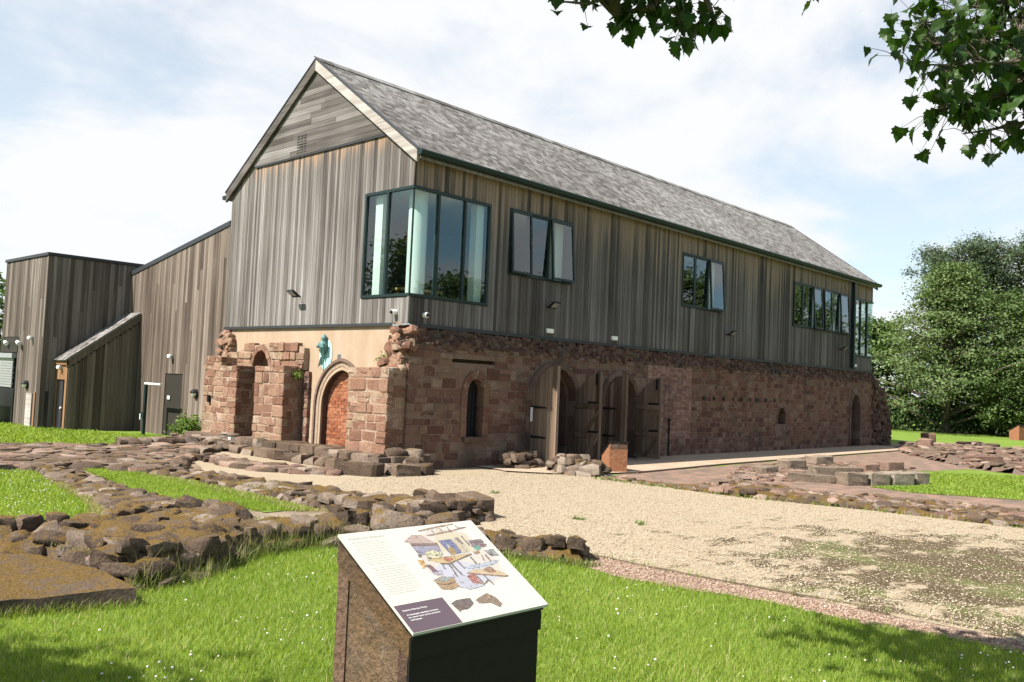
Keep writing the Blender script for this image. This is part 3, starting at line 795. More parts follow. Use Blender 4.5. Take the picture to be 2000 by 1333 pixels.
# black blocks on the masonry, coloured as the shade in small square holes
gh = Geo(); gh.box(-.150, -.12, 4.30, 4.42, 2.25, 2.36); gh.box(-.652, -.55, 6.72, 6.80, 1.06, 1.24); gh.obj('painted_hole_shade', M['iron'], UC)
# stepped plinth at the foot of the gable
def course(name, path, w, z0, z1, mat, seed, ln=(.28, .6), parent=None, jit=.035):
    r = random.Random(seed); st = []
    for a, b in zip(path, path[1:]):
        a, b = Vector(a), Vector(b); L_ = (b - a).length; d = (b - a) / L_; t = 0
        while t < L_ - .05:
            l = r.uniform(*ln)
            if L_ - t - l < ln[0] * .5: l = L_ - t
            c = a + d * (t + l / 2)
            W = Matrix.Translation((c.x + r.uniform(-jit, jit), c.y + r.uniform(-jit, jit), (z0 + z1) / 2 + r.uniform(-.022, .014))) @ Matrix.Rotation(math.atan2(d.y, d.x) + r.uniform(-.06, .06), 4, 'Z') @ Matrix.Rotation(r.uniform(-.02, .02), 4, 'X') @ Matrix.Diagonal((l - .012, w * r.uniform(.94, 1.06), z1 - z0, 1))
            st.append((rock(mat, r.randrange(NROCK)) if r.random() < .4 else ashlar(mat, r.randrange(NASH)), W)); t += l
    return st
plinth = Geo().prism([(-.88, 7.4), (-.88, -.38), (.05, -.38), (.05, 7.4)], lambda a, b, d: (a, b, d), 0, .30).obj('stepped_plinth', M['core_dry'], UC)
st = course('', [(-.80, 4.9), (-.72, -.3)], .36, .17, .36, M['step_stone'], 61) + course('', [(-.55, -.34), (.35, -.42)], .30, .15, .34, M['step_stone'], 62)
st += course('', [(-1.06, 4.6), (-.95, -.5)], .34, .0, .20, M['step_stone'], 63) + course('', [(-.9, -.62), (.15, -.66)], .30, .0, .20, M['step_stone'], 64)
st += course('', [(-.45, 4.9), (-.35, 0)], .4, .2, .34, M['step_stone'], 65)
for c in ((-.35, -.25, .40), (.0, -.35, .38), (-.15, -.6, .24)):
    st.append((rock(M['step_stone']), Matrix.Translation(c) @ Matrix.Rotation(random.random() * 3, 4, 'Z') @ Matrix.Diagonal((.42, .3, .16, 1))))
r = random.Random(67)
for i in range(60):
    s_ = r.uniform(.12, .3); st.append((rock(M['step_stone'], r.randrange(NROCK)), Matrix.Translation((r.uniform(-1.1, -.5), r.uniform(4.6, 7.6), r.uniform(.1, .24))) @ Matrix.Rotation(r.random() * 3, 4, 'Z') @ Matrix.Diagonal((s_ * 1.4, s_, s_ * .5, 1))))
emit('stone', st, plinth, 260)

# arched plank doors, all four standing open at right angles to the wall
def leaf(x, face, w, zh, zf, y0=-.20, zb=.06, label=None):
    """hinged at (x, y0), opened towards -Y; face = -1: planked side shows to -X, +1: braced side shows to -X"""
    top = lambda s: zh + (zf - zh) * math.sin(min(1, s / w) * math.pi / 2) ** .85
    t0, t1 = x - .022, x + .022
    door = Geo().prism([(y0, zb)] + [(y0, zh - .01)] + [(y0 - w * i / 8, top(w * i / 8) - .012) for i in range(1, 9)] + [(y0 - w, zb)], GX, t0 + .006, t1 - .006).obj('door', M['door_wood'], UC)
    if label: door['label'] = label
    n_ = 6
    for i in range(n_):
        a, b = w * i / n_ + .004, w * (i + 1) / n_ - .004
        q = [(y0 - a, zb), (y0 - a, top(a)), (y0 - (a + b) / 2, top((a + b) / 2)), (y0 - b, top(b)), (y0 - b, zb)]
        Geo().prism(q, GX, t0 - .010 if face < 0 else t0 + .002, t1 + .004).obj('plank', M['door_wood'], door)
    Geo().prism([(y0 - w - .001, zb), (y0 - w - .001, zf), (y0 - w - .030, zf - .01), (y0 - w - .030, zb)], GX, t0 - .018, t1 + .02).obj('door_edge', M['door_edge'], door)
    xs = (t0 - .020, t0 - .0105)
    if face < 0:
        for z in (.62, 1.30): Geo().prism([(y0 - .0, z), (y0 - w * .62, z + .008), (y0 - w * .66, z + .02), (y0 - w * .62, z + .045), (y0, z + .065)], GX, *xs).obj('hinge', M['iron'], door)
        Geo().box(t0 - .05, t1 + .05, y0 - w - .06, y0 - w + .04, zb - .02, .16).obj('drop_bolt', M['iron'], door)
    else:
        for z in (.62, 1.32):
            Geo().prism([(y0, z), (y0 - w * .5, z + .004), (y0 - w * .5, z + .06), (y0, z + .06)], GX, *xs).obj('hinge', M['iron'], door)
            Geo().prism([(y0 - w * .55, z + .12), (y0 - w, z + .12), (y0 - w, z + .18), (y0 - w * .55, z + .18)], GX, *xs).obj('hinge', M['iron'], door)
        for z in (.10, .72):
            Geo().prism([(y0 - w * .40, z + .02), (y0 - w * .55, z + .02), (y0 - w, z + .50), (y0 - w, z + .60)], GX, t0 - .032, t0 - .004).obj('brace', M['door_wood'], door)
        for z in (.06, .63, 1.33): Geo().prism([(y0 - .01, z), (y0 - w, z), (y0 - w, z + .12), (y0 - .01, z + .12)], GX, t0 - .024, t0 - .004).obj('ledge', M['door_wood'], door)
        Geo().box(t0 - .05, t0 - .01, y0 - w + .06, y0 - w + .10, zf - .32, zf - .06).obj('bolt', M['iron'], door)
leaf(3.66, -1, .76, 1.66, 2.29)
leaf(5.27, 1, .74, 1.62, 2.22)
leaf(6.37, -1, .70, 1.60, 2.19)
leaf(7.83, 1, .74, 1.58, 2.17)
Geo().box(3.56, 3.60, -.30, -.26, 1.0, 1.32).obj('notice', M['white'], UC)
gd = Geo(); gd.tube([(9.42, YF - .05, .05), (9.42, YF - .05, 1.02)], .022, 8); gd.box(9.38, 9.46, YF - .09, YF - .02, 1.0, 1.06)
gd.obj('drain_pipe', M['iron'], UC)

# ------------------------------------------------------------------ timber upper storey
LX, WY, ZB, ZR, SL, YR = 24.33, 7.25, 2.975, 9.20, 0.71, 3.63
TB = thing('timber_building', 'long silver-weathered timber upper storey with steep shingle roof and dark framed windows', 'building', (12, 3.6, ZB))
roofz = lambda y: ZR - SL * abs(y - YR)
W2 = (2.84, 5.13, 4.33, 5.84); W3 = (10.12, 12.42, 4.29, 5.84); W4 = (17.25, 19.50, 4.27, 5.82); W5 = (19.62, 21.88, 4.27, 5.82)
CN = (-.2, 2.22, 3.53, 5.80); CF = (22.42, 24.6, 3.51, 5.78)
WIN = [W2, W3, W4, W5, CN, CF]
def hole(w): return [(max(w[0], .001), w[2]), (min(w[1], LX - .001), w[2]), (min(w[1], LX - .001), w[3]), (max(w[0], .001), w[3])]
# sheathing: front with window openings, corners left open for the corner glazing
body = Geo()
def slabX(g, xs, y0, y1, z0, z1):
    for a, b in xs: g.box(a, b, y0, y1, z0, z1)
cl = Geo().prism([(0.02, ZB), (LX - .02, ZB), (LX - .02, 3.53), (22.42, 3.53), (22.42, 5.78), (LX - .02, 5.78), (LX - .02, 6.56), (0.02, 6.56), (.02, 5.80), (2.22, 5.80), (2.22, 3.53), (.02, 3.53)], FX, .0, .22,
                 [hole(W2), hole(W3), hole(W4), hole(W5)]).obj('front_cladding', M['sheath'], TB)
pl = []; r = random.Random(71); x = 0.0
while x < LX - .03:
    w = min(r.choice((.080, .095, .110, .12)), LX - x)
    bl = [(q[2] - .01, q[3] + .01) for q in WIN if q[0] < x + w * .6 and q[1] > x + w * .4]
    for a, b in spans(ZB, 6.50, bl):
        pl.append((box_me(M['plank_front']), TBOX(x + .004, x + w - .004, -.026 + r.uniform(-.003, .003), -.001, a, b)))
    x += w
emit('plank', pl, cl, 300)
gy0, gy1, gz = .98, 6.13, 6.99
def gtop(y): return min(gz if gy0 <= y <= gy1 else 99, roofz(y) - .20)
gc = Geo().prism([(1.56, ZB), (WY, ZB), (WY, roofz(WY) - .2), (YR, ZR - .2), (.0, roofz(0) - .2), (.0, 5.80), (1.56, 5.80)], GX, .0, .2).obj('gable_cladding', M['sheath'], TB)
Geo().box(.0, .2, .0, 1.56, ZB, 3.53).obj('sheathing', M['sheath'], TB)
pl = []; y = 0.0
while y < WY - .03:
    w = min(r.choice((.07, .085, .10)), WY - y)
    top = min(gtop(y + .01), gtop(y + w - .01))
    for a, b in spans(ZB, top, [(3.52, 5.81)] if y + w * .5 < 1.56 else []):
        pl.append((box_me(M['plank_gable']), TBOX(-.026 + r.uniform(-.003, .003), -.001, y + .0035, y + w - .0035, a, b)))
    y += w
emit('plank', pl, gc, 300)
pl = []; z = 7.03
while z < 9.02:
    h = .138; hw_ = min(2.60, (ZR - .08 - (z + h)) / SL + .12)
    a = YR - hw_
    cut = [a, YR + hw_]
    if hw_ > 1: cut.insert(1, YR + r.uniform(-hw_ * .6, hw_ * .6))
    for p, q in zip(cut, cut[1:]):
        pl.append((box_me(M['board']), TBOX(-.052 + r.uniform(-.003, .003), -.012, p + .002, q - .002, z + .003, z + h - .003)))
    z += h
gb = Geo().prism([(gy0, 7.0), (gy1, 7.0), (YR, ZR - .15)], GX, -.012, -.001).obj('gable_boarding', M['sheath'], TB)
emit('board', pl, gb, 300)
Geo().box(-.06, -.003, gy0 - .02, gy1 + .02, 6.985, 7.022).obj('drip_strip', M['darklead'], TB)
gv = Geo()
for i in range(3):
    for j in range(7): gv.box(-.056, -.053, 3.93 + i * .14, 4.04 + i * .14, 7.08 + j * .066, 7.108 + j * .066)
gv.obj('gable_vent', M['sheath'], TB)
# roof: decks, verge boards, shingles, ridge, gutters
for s_, nm in ((-1, 'roof_deck'), (1, 'roof_deck')):
    e = YR + s_ * (YR + .20)
    Geo().prism([(YR, ZR - .02), (e, roofz(e) - .02), (e, roofz(e) - .16), (YR, ZR - .16)], GX, -.05, LX + .08).obj(nm, M['shingle'], TB)
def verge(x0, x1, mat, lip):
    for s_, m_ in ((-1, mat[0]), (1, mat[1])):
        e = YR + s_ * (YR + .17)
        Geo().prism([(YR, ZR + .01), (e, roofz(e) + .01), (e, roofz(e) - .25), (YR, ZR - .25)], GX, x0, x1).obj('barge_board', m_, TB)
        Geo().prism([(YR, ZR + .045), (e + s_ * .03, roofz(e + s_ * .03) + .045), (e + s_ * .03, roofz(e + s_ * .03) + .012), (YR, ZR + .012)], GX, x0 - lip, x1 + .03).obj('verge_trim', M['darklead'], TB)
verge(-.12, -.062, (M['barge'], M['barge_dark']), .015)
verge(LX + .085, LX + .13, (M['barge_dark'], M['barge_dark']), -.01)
sh = []; r = random.Random(81)
gauge, sl_len = .150, math.hypot(YR + .22, SL * (YR + .22))
ang = math.atan(SL); ncs = int(sl_len / gauge)
Rx = Matrix.Rotation(ang + .055, 4, 'X')
for c_ in range(ncs + 1):
    s_ = c_ * gauge                                  # distance up the slope from the eave
    yb = -.22 + (s_ + .12) * math.cos(ang); zb_ = roofz(-.22) + (s_ + .12) * math.sin(ang) + .018
    x = -.10 - r.uniform(0, .1)
    while x < LX + .08:
        w = r.uniform(.10, .21); a, b = max(x, -.10), min(x + w, LX + .09)
        if b - a > .03:
            W = Matrix.Translation(((a + b) / 2, yb + r.uniform(-.006, .006), zb_ + r.uniform(0, .005))) @ Rx @ Matrix.Diagonal((b - a - .006, .25, .012, 1))
            sh.append((box_me(M['shingle']), W))
        x += w
deck = Geo().box(-.04, LX + .07, 3.58, 3.66, ZR - .02, ZR + .005).obj('shingle_roof', M['shingle'], TB)
emit('shingle', sh, deck, 300)
gr = Geo()
x = -.11
while x < LX + .1:
    l = .42
    gr.prism([(YR - .17, ZR - .085), (YR, ZR + .04), (YR + .17, ZR - .085), (YR + .17, ZR - .06), (YR, ZR + .066), (YR - .17, ZR - .06)], GX, x, min(x + l - .008, LX + .12)); x += l
gr.obj('ridge_cap', M['shingle'], TB)
g = Geo().prism([(-.20, 6.50), (-.33, 6.50), (-.345, 6.475), (-.325, 6.40), (-.24, 6.375), (-.20, 6.40)], GX, -.13, LX + .14)
g.box(-.05, LX + .05, -.20, -.03, 6.385, 6.42); g.obj('gutter', M['frame'], TB)
g = Geo().prism([(WY + .20, 6.43), (WY + .34, 6.43), (WY + .33, 6.33), (WY + .2, 6.33)], GX, -.13, LX + .1).obj('gutter', M['frame'], TB)
g = Geo().box(22.17, 22.31, -.17, -.045, 3.02, 6.38); g.obj('downpipe', M['frame'], TB)
Geo().box(-.03, LX + .02, -.06, -.027, ZB - .06, ZB + .012).obj('flashing', M['darklead'], TB)
Geo().box(-.06, -.027, -.06, WY, ZB - .05, ZB + .012).obj('flashing', M['darklead'], TB)
Geo().prism([(-.16, 2.93), (.30, 2.90), (.34, 2.935), (-.06, 2.975)], GX, -.13, -.03).obj('lead_apron', M['lead'], TB)
Geo().box(-.04, .012, -.04, .012, ZB, 3.53).obj('corner_trim', M['plank_front'], TB)
Geo().box(-.04, .012, -.04, .012, 5.81, 6.45).obj('corner_trim', M['plank_front'], TB)
# rest of the shell and the inside
Geo().box(0.02, LX - .02, WY - .2, WY - .01, ZB, 6.3).obj('rear_wall', M['sheath'], TB)
Geo().prism([(1.56, ZB), (WY - .21, ZB), (WY - .21, roofz(WY) - .25), (YR, ZR - .2), (.23, roofz(.23) - .25), (.23, 5.78), (1.56, 5.78)], GX, LX - .22, LX).obj('far_gable', M['plank_block'], TB)
Geo().box(LX - .22, LX, .23, 1.56, ZB, 3.51).obj('far_gable_sill', M['plank_block'], TB)
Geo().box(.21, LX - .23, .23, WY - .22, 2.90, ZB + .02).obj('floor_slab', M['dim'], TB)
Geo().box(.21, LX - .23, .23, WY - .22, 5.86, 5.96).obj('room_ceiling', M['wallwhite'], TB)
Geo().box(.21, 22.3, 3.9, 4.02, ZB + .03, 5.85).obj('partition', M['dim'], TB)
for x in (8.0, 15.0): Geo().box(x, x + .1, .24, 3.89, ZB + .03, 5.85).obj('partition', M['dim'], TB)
Geo().lathe([(.0, 0), (.2, 0), (.2, 2.84), (0, 2.84)], (.42, .33, ZB + .03), 'Z', 20).obj('column', M['wallwhite'], TB, True)
Geo().box(1.92, 2.14, .10, .30, 3.58, 5.75).obj('window_reveal', M['wallwhite'], TB)
Geo().box(.10, .34, 1.12, 1.36, 3.58, 5.75).obj('window_reveal', M['wallwhite'], TB)
for w in (W2, W3, W4, W5): Geo().box(w[1] - .34, w[1] - .06, .24, .42, w[2], w[3]).obj('window_reveal', M['wallwhite'], TB)
Geo().box(22.60, 22.85, .4, .62, ZB + .03, 5.85).obj('column', M['wallwhite'], TB)

def pane_frame(name, parent, face, a0, a1, z0, z1, d, t=.05, bw=.055, tilt=0.0, glass_mat=None, sub=False):
    """a framed light; face 'F' lies in y = d, 'G' in x = d; tilt swings the foot outwards"""
    g = Geo()
    def f(a, b, e):
        off = -tilt * (z1 - b)
        return (a, d + e + off, b) if face == 'F' else (d + e + off, a, b)
    g.prism([(a0, z0), (a1, z0), (a1, z1), (a0, z1)], f, -t / 2, t / 2, [[(a0 + bw, z0 + bw), (a1 - bw, z0 + bw), (a1 - bw, z1 - bw), (a0 + bw, z1 - bw)]])
    fr = g.obj(name, M['frame'], parent)
    p = Geo().prism([(a0 + bw * .8, z0 + bw * .8), (a1 - bw * .8, z0 + bw * .8), (a1 - bw * .8, z1 - bw * .8), (a0 + bw * .8, z1 - bw * .8)], f, -.004, .004)
    p.obj('pane', M['glass'], parent if parent.name.startswith('window') or parent.name.startswith('corner') else fr)
    return fr
def window(w, splits, tilts):
    a0, a1, z0, z1 = w
    fr = Geo().prism([(a0, z0), (a1, z0), (a1, z1), (a0, z1)], FX, -.055, .12, [[(a0 + .04, z0 + .04), (a1 - .04, z0 + .04), (a1 - .04, z1 - .04), (a0 + .04, z1 - .04)]]).obj('window', M['frame'], TB)
    xs = [a0 + .035] + splits + [a1 - .035]
    for i, t in enumerate(tilts):
        pane_frame('casement', fr, 'F', xs[i], xs[i + 1], z0 + .035, z1 - .035, -.045 if t else .0, tilt=t, bw=.05)
    for s_ in splits: Geo().box(s_ - .025, s_ + .025, .03, .10, z0 + .04, z1 - .04).obj('mullion', M['frame'], fr)
    return fr
window(W2, [3.56, 4.27], [.06, 0, .08])
window(W3, [10.83, 11.58], [0, 0, .07])
window(W4, [18.0, 18.75], [0, 0, .06])
window(W5, [20.3, 21.08], [.05, 0, .06])
def corner_window(name, f_a, g_a, xg, far=False):
    root = Geo()
    z0, z1 = (3.53, 5.80) if not far else (3.51, 5.78)
    xa, xb = f_a; ya, yb = g_a
    root.box(xa, xb, -.05, .03, z0 - .0, z0 + .06); root.box(xa, xb, -.05, .03, z1 - .06, z1)
    gx0, gx1 = (xg - .05, xg + .03) if not far else (xg - .03, xg + .05)
    root.box(gx0, gx1, .031, yb, z0, z0 + .06); root.box(gx0, gx1, .031, yb, z1 - .06, z1)
    root.box((xb - .06) if not far else xa, xb if not far else xa + .06, -.05, .06, z0 + .06, z1 - .06)
    root.box(gx0, gx1, yb - .06, yb, z0 + .06, z1 - .06)
    fr = root.obj(name, M['frame'], TB)
    return fr
cw = corner_window('corner_window', (-.05, 2.22), (0, 1.56), 0.0)
xs = [-.012, .67, 1.44, 2.17]
for a, b in zip(xs, xs[1:]): Geo().box(a, b, -.014, -.004, 3.58, 5.75).obj('pane', M['glass'], cw)
for s_ in xs[1:3]: Geo().box(s_ - .03, s_ + .03, -.05, .05, 3.59, 5.74).obj('mullion', M['frame'], cw)
for a, b in ((.0, .78), (.78, 1.51)): Geo().box(-.014, -.004, a, b, 3.58, 5.75).obj('pane', M['glass'], cw)
Geo().box(-.05, .05, .75, .81, 3.59, 5.74).obj('mullion', M['frame'], cw)
Geo().box(-.022, .008, -.022, .008, 3.59, 5.74).obj('glass_joint', M['frame'], cw)
cf = corner_window('corner_window', (22.42, LX + .05), (0, 1.56), LX, True)
xs = [22.47, 23.1, 23.75, LX + .012]
for a, b in zip(xs, xs[1:]): Geo().box(a, b, -.014, -.004, 3.57, 5.73).obj('pane', M['glass'], cf)
for s_ in xs[1:3]: Geo().box(s_ - .03, s_ + .03, -.05, .05, 3.57, 5.72).obj('mullion', M['frame'], cf)
for a, b in ((.0, .78), (.78, 1.51)): Geo().box(LX + .004, LX + .014, a, b, 3.57, 5.73).obj('pane', M['glass'], cf)
t = thing('table', 'pale wooden table just inside the glazed corner of the upper room', 'table', (1.1, 1.2, ZB))
Geo().box(.72, 1.75, .95, 1.45, 3.79, 3.84).obj('table_top', M['yellow_wood'], t)
for x in (.80, 1.62):
    for y in (1.0, 1.36): Geo().box(x, x + .06, y, y + .06, ZB + .02, 3.79).obj('leg', M['yellow_wood'], t)

# ------------------------------------------------------------------ annexes on the left
def clad(parent, O, u, n, a0, a1, z0, topf, mat, seed, blocked=None, widths=(.10, .12, .14), name='plank', limit=300, breaks=True):
    r = random.Random(seed); x = a0; out = []; O, u, n = Vector(O), Vector(u), Vector(n)
    while x < a1 - .02:
        w = min(r.choice(widths), a1 - x); t = min(topf(x), topf(x + w))
        for p, q in spans(z0, t, blocked(x + w / 2) if blocked else []):
            cuts = [p, q]
            if breaks and q - p > 2.4 and r.random() < .55: cuts.insert(1, r.uniform(p + .6, q - .6))
            for ca, cb in zip(cuts, cuts[1:]):
                c = O + u * (x + w / 2) + n * (.011 + r.uniform(-.003, .004)); W = Matrix.Identity(4)
                U3, N3 = u * (w - .006), -n * .024
                for i in range(3): W[i][0], W[i][1] = U3[i], N3[i]
                W[2][2] = cb - ca - .003; W.translation = (c.x, c.y, (ca + cb) / 2)
                out.append((box_me(mat), W))
        x += w
    emit(name, out, parent, limit)
WG = thing('sloping_wing', 'timber-clad wing with a single sloping roofline running down from the gable', 'building', (2, 10, 0))
wtop = lambda y: 5.72 + (4.70 - 5.72) * (y - 7.26) / (13.05 - 7.26)
DR = (9.42, 10.42, 1.40)
wall = Geo().prism([(7.26, -.2), (13.05, -.2), (13.05, wtop(13.05)), (7.26, wtop(7.26))], GX, .0, .2, [[(DR[0], 0.0), (DR[1], 0.0), (DR[1], 1.72), (DR[0], 1.72)]]).obj('wall', M['sheath'], WG)
clad(wall, (0, 0, 0), (0, 1, 0), (-1, 0, 0), 7.26, 13.04, -.1, lambda y: wtop(y) - .04, M['plank_wing'], 91, lambda y: [(-.5, 1.72)] if DR[0] < y < DR[1] else [])
Geo().prism([(7.26, wtop(7.26) - .08), (13.08, wtop(13.08) - .08), (13.08, wtop(13.08) + .05), (7.26, wtop(7.26) + .05)], GX, -.05, .02).obj('roof_edge', M['darklead'], WG)
Geo().prism([(7.26, wtop(7.26)), (13.05, wtop(13.05)), (13.05, wtop(13.05) - .15), (7.26, wtop(7.26) - .15)], GX, .03, 7).obj('roof', M['lead'], WG)
Geo().box(.5, 7, 13.0, 13.04, -.1, 4.5).obj('end_wall', M['plank_block'], WG)
Geo().box(.0, .03, DR[0] - .0, DR[1] + .0, 0, 1.72).obj('door_recess', M['sheath'], WG)
dr = Geo().box(.05, .09, DR[0] + .06, DR[1] - .36, .0, 1.62).obj('door', M['frame'], WG)
Geo().box(.05, .06, DR[1] - .34, DR[1] - .06, .02, 1.62).obj('door_glass', M['glass'], WG)
g = Geo(); g.box(-.62, -.56, 10.28, 10.34, 0, 1.42); g.box(-.62, -.56, 9.36, 10.34, 1.42, 1.47)
# open outer gate of square tube
og = thing('door_barrier', 'black square-tube door frame with pale top rail outside the wing door', 'barrier', (-.59, 10.3, 0))
Geo().box(-.63, -.56, 10.27, 10.36, -.05, 1.40).obj('post', M['frame'], og)
Geo().box(-.63, -.56, 9.42, 10.36, 1.40, 1.445).obj('top_rail', M['white'], og)
Geo().box(-.66, -.60, 10.24, 10.42, .46, .62).obj('latch_box', M['frame'], og)
Geo().box(-.66, -.64, 10.42, 10.46, .42, .58).obj('handle', M['white'], og)
sg = thing('door_notice', 'blue and white mandatory notice on the glass of the wing door', 'notice', (.04, 9.75, .8))
Geo().box(.030, .036, 9.68, 9.88, .74, 1.0).obj('board', M['white'], sg)
Geo().box(.026, .030, 9.685, 9.875, .745, .84).obj('blue_panel', M['blue'], sg)
Geo().lathe([(.0, 0), (.055, 0), (.055, -.003), (0, -.003)], (.030, 9.78, .92), 'X', 16).obj('blue_disc', M['blue'], sg)
tag(Geo().box(-.03, -.027, 10.05, 10.2, 1.0, 1.1).obj('paper_notice', M['opal']), 'small pale paper notice on planks left of the wing door', 'notice')

BK = thing('flat_roofed_block', 'tall flat-roofed timber-clad block with a dark unlit long side', 'building', (0, 15, 0))
BX0, BY0, BY1, BZ = -2.37, 13.06, 16.55, 4.98
Geo().box(BX0 + .02, 4, BY0 + .02, BY1, -.2, BZ - .02).obj('wall', M['sheath'], BK)
kw = Geo().box(BX0 + .001, BX0 + .015, BY0 + .03, BY1 - .02, 0, BZ - .1).obj('end_cladding', M['sheath'], BK)
clad(kw, (BX0, 0, 0), (0, 1, 0), (-1, 0, 0), BY0, BY1, -.1, lambda y: BZ - .05, M['plank_block'], 92, lambda y: [(-.5, 2.62)] if y > 15.0 else [])
kw = Geo().box(BX0 + .03, 4, BY0 + .001, BY0 + .015, 0, BZ - .1).obj('long_cladding', M['sheath'], BK)
clad(kw, (0, BY0, 0), (1, 0, 0), (0, -1, 0), BX0, 1.6, -.1, lambda y: BZ - .05, M['plank_block'], 93)
Geo().box(BX0 - .06, 4.05, BY0 - .06, BY1 + .05, BZ - .04, BZ + .045).obj('roof_edge', M['darklead'], BK)
Geo().box(BX0 - .035, BX0 + .0, BY0 - .035, BY0 + .0, -.1, BZ - .05).obj('corner_trim', M['plank_wing'], BK)
rs = Geo().box(BX0 - .05, BX0 + .01, 15.02, 16.5, 2.16, 2.60).obj('shutter_recess', M['sheath'], BK)
Geo().box(BX0 - .16, BX0 - .02, 15.1, 16.5, 1.98, 2.12).obj('shutter_box', M['grey'], BK)
shm = Geo()
for i in range(11): shm.box(BX0 - .09, BX0 - .06 + .02 * (i % 2), 15.2, 16.5, 1.10 + .08 * i, 1.17 + .08 * i)
shm.obj('roller_shutter', M['grey'], BK)
Geo().box(BX0 - .06, BX0 - .03, 15.05, 16.5, 0, 1.08).obj('shutter_dark_sheet', M['iron'], BK)  # solid black sheet painted as the shade below the raised shutter
Geo().box(BX0 - .06, BX0 - .03, 13.55, 14.0, -.05, .98).obj('access_panel', M['barge'], BK)
Geo().box(BX0 - .05, BX0 - .03, 13.32, 13.42, -.05, 1.02).obj('access_panel', M['plank_fresh'], BK)
Geo().box(BX0 - .5, BX0 - .45, 15.3, 16.6, -.05, 1.0).obj('screen_panel', M['plank_wing'], BK)

LT = thing('lean_to_porch', 'small lean-to porch with shingled slope and orange-brown front in the corner', 'building', (-1, 12.6, 0))
ltop = lambda x: 3.52 + (2.06 - 3.52) * (0 - x) / 1.98
FXn = lambda a, b, d: (a, d, b)
Geo().prism([(-1.95, -.1), (-.005, -.1), (-.005, ltop(0) - .08), (-1.95, ltop(-1.95) - .08)], FXn, 12.25, 13.03).obj('wall', M['sheath'], LT)
kw = Geo().box(-1.9, -.05, 12.236, 12.248, 0, 1.9).obj('side_cladding', M['sheath'], LT)
clad(kw, (0, 12.235, 0), (1, 0, 0), (0, -1, 0), -1.96, -.03, -.1, lambda x: ltop(x) - .26, M['plank_lean'], 94, breaks=False)
kw = Geo().box(-1.962, -1.952, 12.27, 13.0, 1.6, 1.9).obj('front_cladding', M['sheath'], LT)
clad(kw, (-1.965, 0, 0), (0, 1, 0), (-1, 0, 0), 12.23, 13.04, -.1, lambda y: 1.98, M['plank_fresh'], 95, lambda y: [(-.5, 1.42)] if 12.44 < y < 12.90 else [], breaks=False)
Geo().box(-1.958, -1.95, 12.46, 12.89, 0, 1.42).obj('door_recess', M['iron'], LT)
dr = Geo().box(-1.985, -1.962, 12.47, 12.70, 0, 1.38).obj('door', M['darklead'], LT)
Geo().lathe([(0, 0), (.03, 0), (.03, -.03), (0, -.03)], (-1.985, 12.52, .62), 'X', 12).obj('knob', M['white'], dr)
Geo().prism([(-2.03, ltop(-2.03) - .28), (0.0, ltop(0) - .28), (0.0, ltop(0) - .02), (-2.03, ltop(-2.03) - .02)], FXn, 12.17, 12.20).obj('barge_board', M['plank_lean'], LT)
Geo().box(-2.04, -1.99, 12.17, 13.04, 1.84, 2.0).obj('fascia', M['plank_fresh'], LT)
rd = Geo().prism([(-2.06, ltop(-2.06) - .02), (0.0, ltop(0) - .02), (0.0, ltop(0) - .06), (-2.06, ltop(-2.06) - .06)], FXn, 12.15, 13.05).obj('roof', M['shingle'], LT)
sh = []; r = random.Random(96); a_ = math.atan((3.52 - 2.06) / 1.98); Ry = Matrix.Rotation(-a_ - .05, 4, 'Y')
for c_ in range(16):
    s_ = c_ * .152 + .1; y = 12.13
    while y < 13.04:
        w = r.uniform(.10, .19); b = min(y + w, 13.05)
        sh.append((box_me(M['shingle']), Matrix.Translation((-2.09 + s_ * math.cos(a_), (y + b) / 2, ltop(-2.09) + s_ * math.sin(a_) + r.uniform(0, .006))) @ Ry @ Matrix.Diagonal((.25, b - y - .005, .012, 1))))
        y += w
emit('shingle', sh, rd, 300)

# ------------------------------------------------------------------ lamps, cameras and fittings on the walls
def floodlight(loc, n, label, yaw=0.0):
    t = thing('floodlight', label, 'floodlight', loc, 'black floodlights on the timber walls')
    L_ = Vector(loc); n = Vector(n); s_ = Vector((0, 0, 1)).cross(n)
    def P(a, b, c): return tuple(L_ + n * a + s_ * b + Vector((0, 0, c)))
    Geo().tube([P(.0, 0, 0), P(.14, 0, .03)], .016, 8).obj('bracket', M['iron'], t)
    g = Geo()
    c0 = L_ + n * .25 + s_ * yaw + Vector((0, 0, .05))
    Mx = Matrix.Translation(c0) @ Matrix(((s_.x, n.x, 0, 0), (s_.y, n.y, 0, 0), (0, 0, 1, 0), (0, 0, 0, 1))) @ Matrix.Rotation(.62, 4, 'X')
    g.mbox(Mx @ Matrix.Diagonal((.24, .19, .045, 1))).obj('lamp_housing', M['iron'], t)
    Geo().mbox(Mx @ Matrix.Translation((0, 0, -.026)) @ Matrix.Diagonal((.20, .15, .008, 1))).obj('lens', M['grey'], t)
    g = Geo(); g.mbox(Mx @ Matrix.Translation((-.135, -.05, 0)) @ Matrix.Diagonal((.012, .16, .03, 1))); g.mbox(Mx @ Matrix.Translation((.135, -.05, 0)) @ Matrix.Diagonal((.012, .16, .03, 1)))
    g.mbox(Mx @ Matrix.Translation((0, -.13, 0)) @ Matrix.Diagonal((.28, .012, .03, 1))); g.obj('yoke', M['iron'], t)
floodlight((-.03, 3.86, 3.66), (-1, 0, 0), 'black floodlight on the sunlit gable boards', .05)
floodlight((4.25, -.03, 3.70), (0, -1, 0), 'black floodlight below the three-light window nearest the corner glazing')
floodlight((12.70, -.03, 3.64), (0, -1, 0), 'black floodlight at the lower right of the lone middle window')
floodlight((21.06, -.03, 3.68), (0, -1, 0), 'black floodlight beside the downpipe below the paired windows')
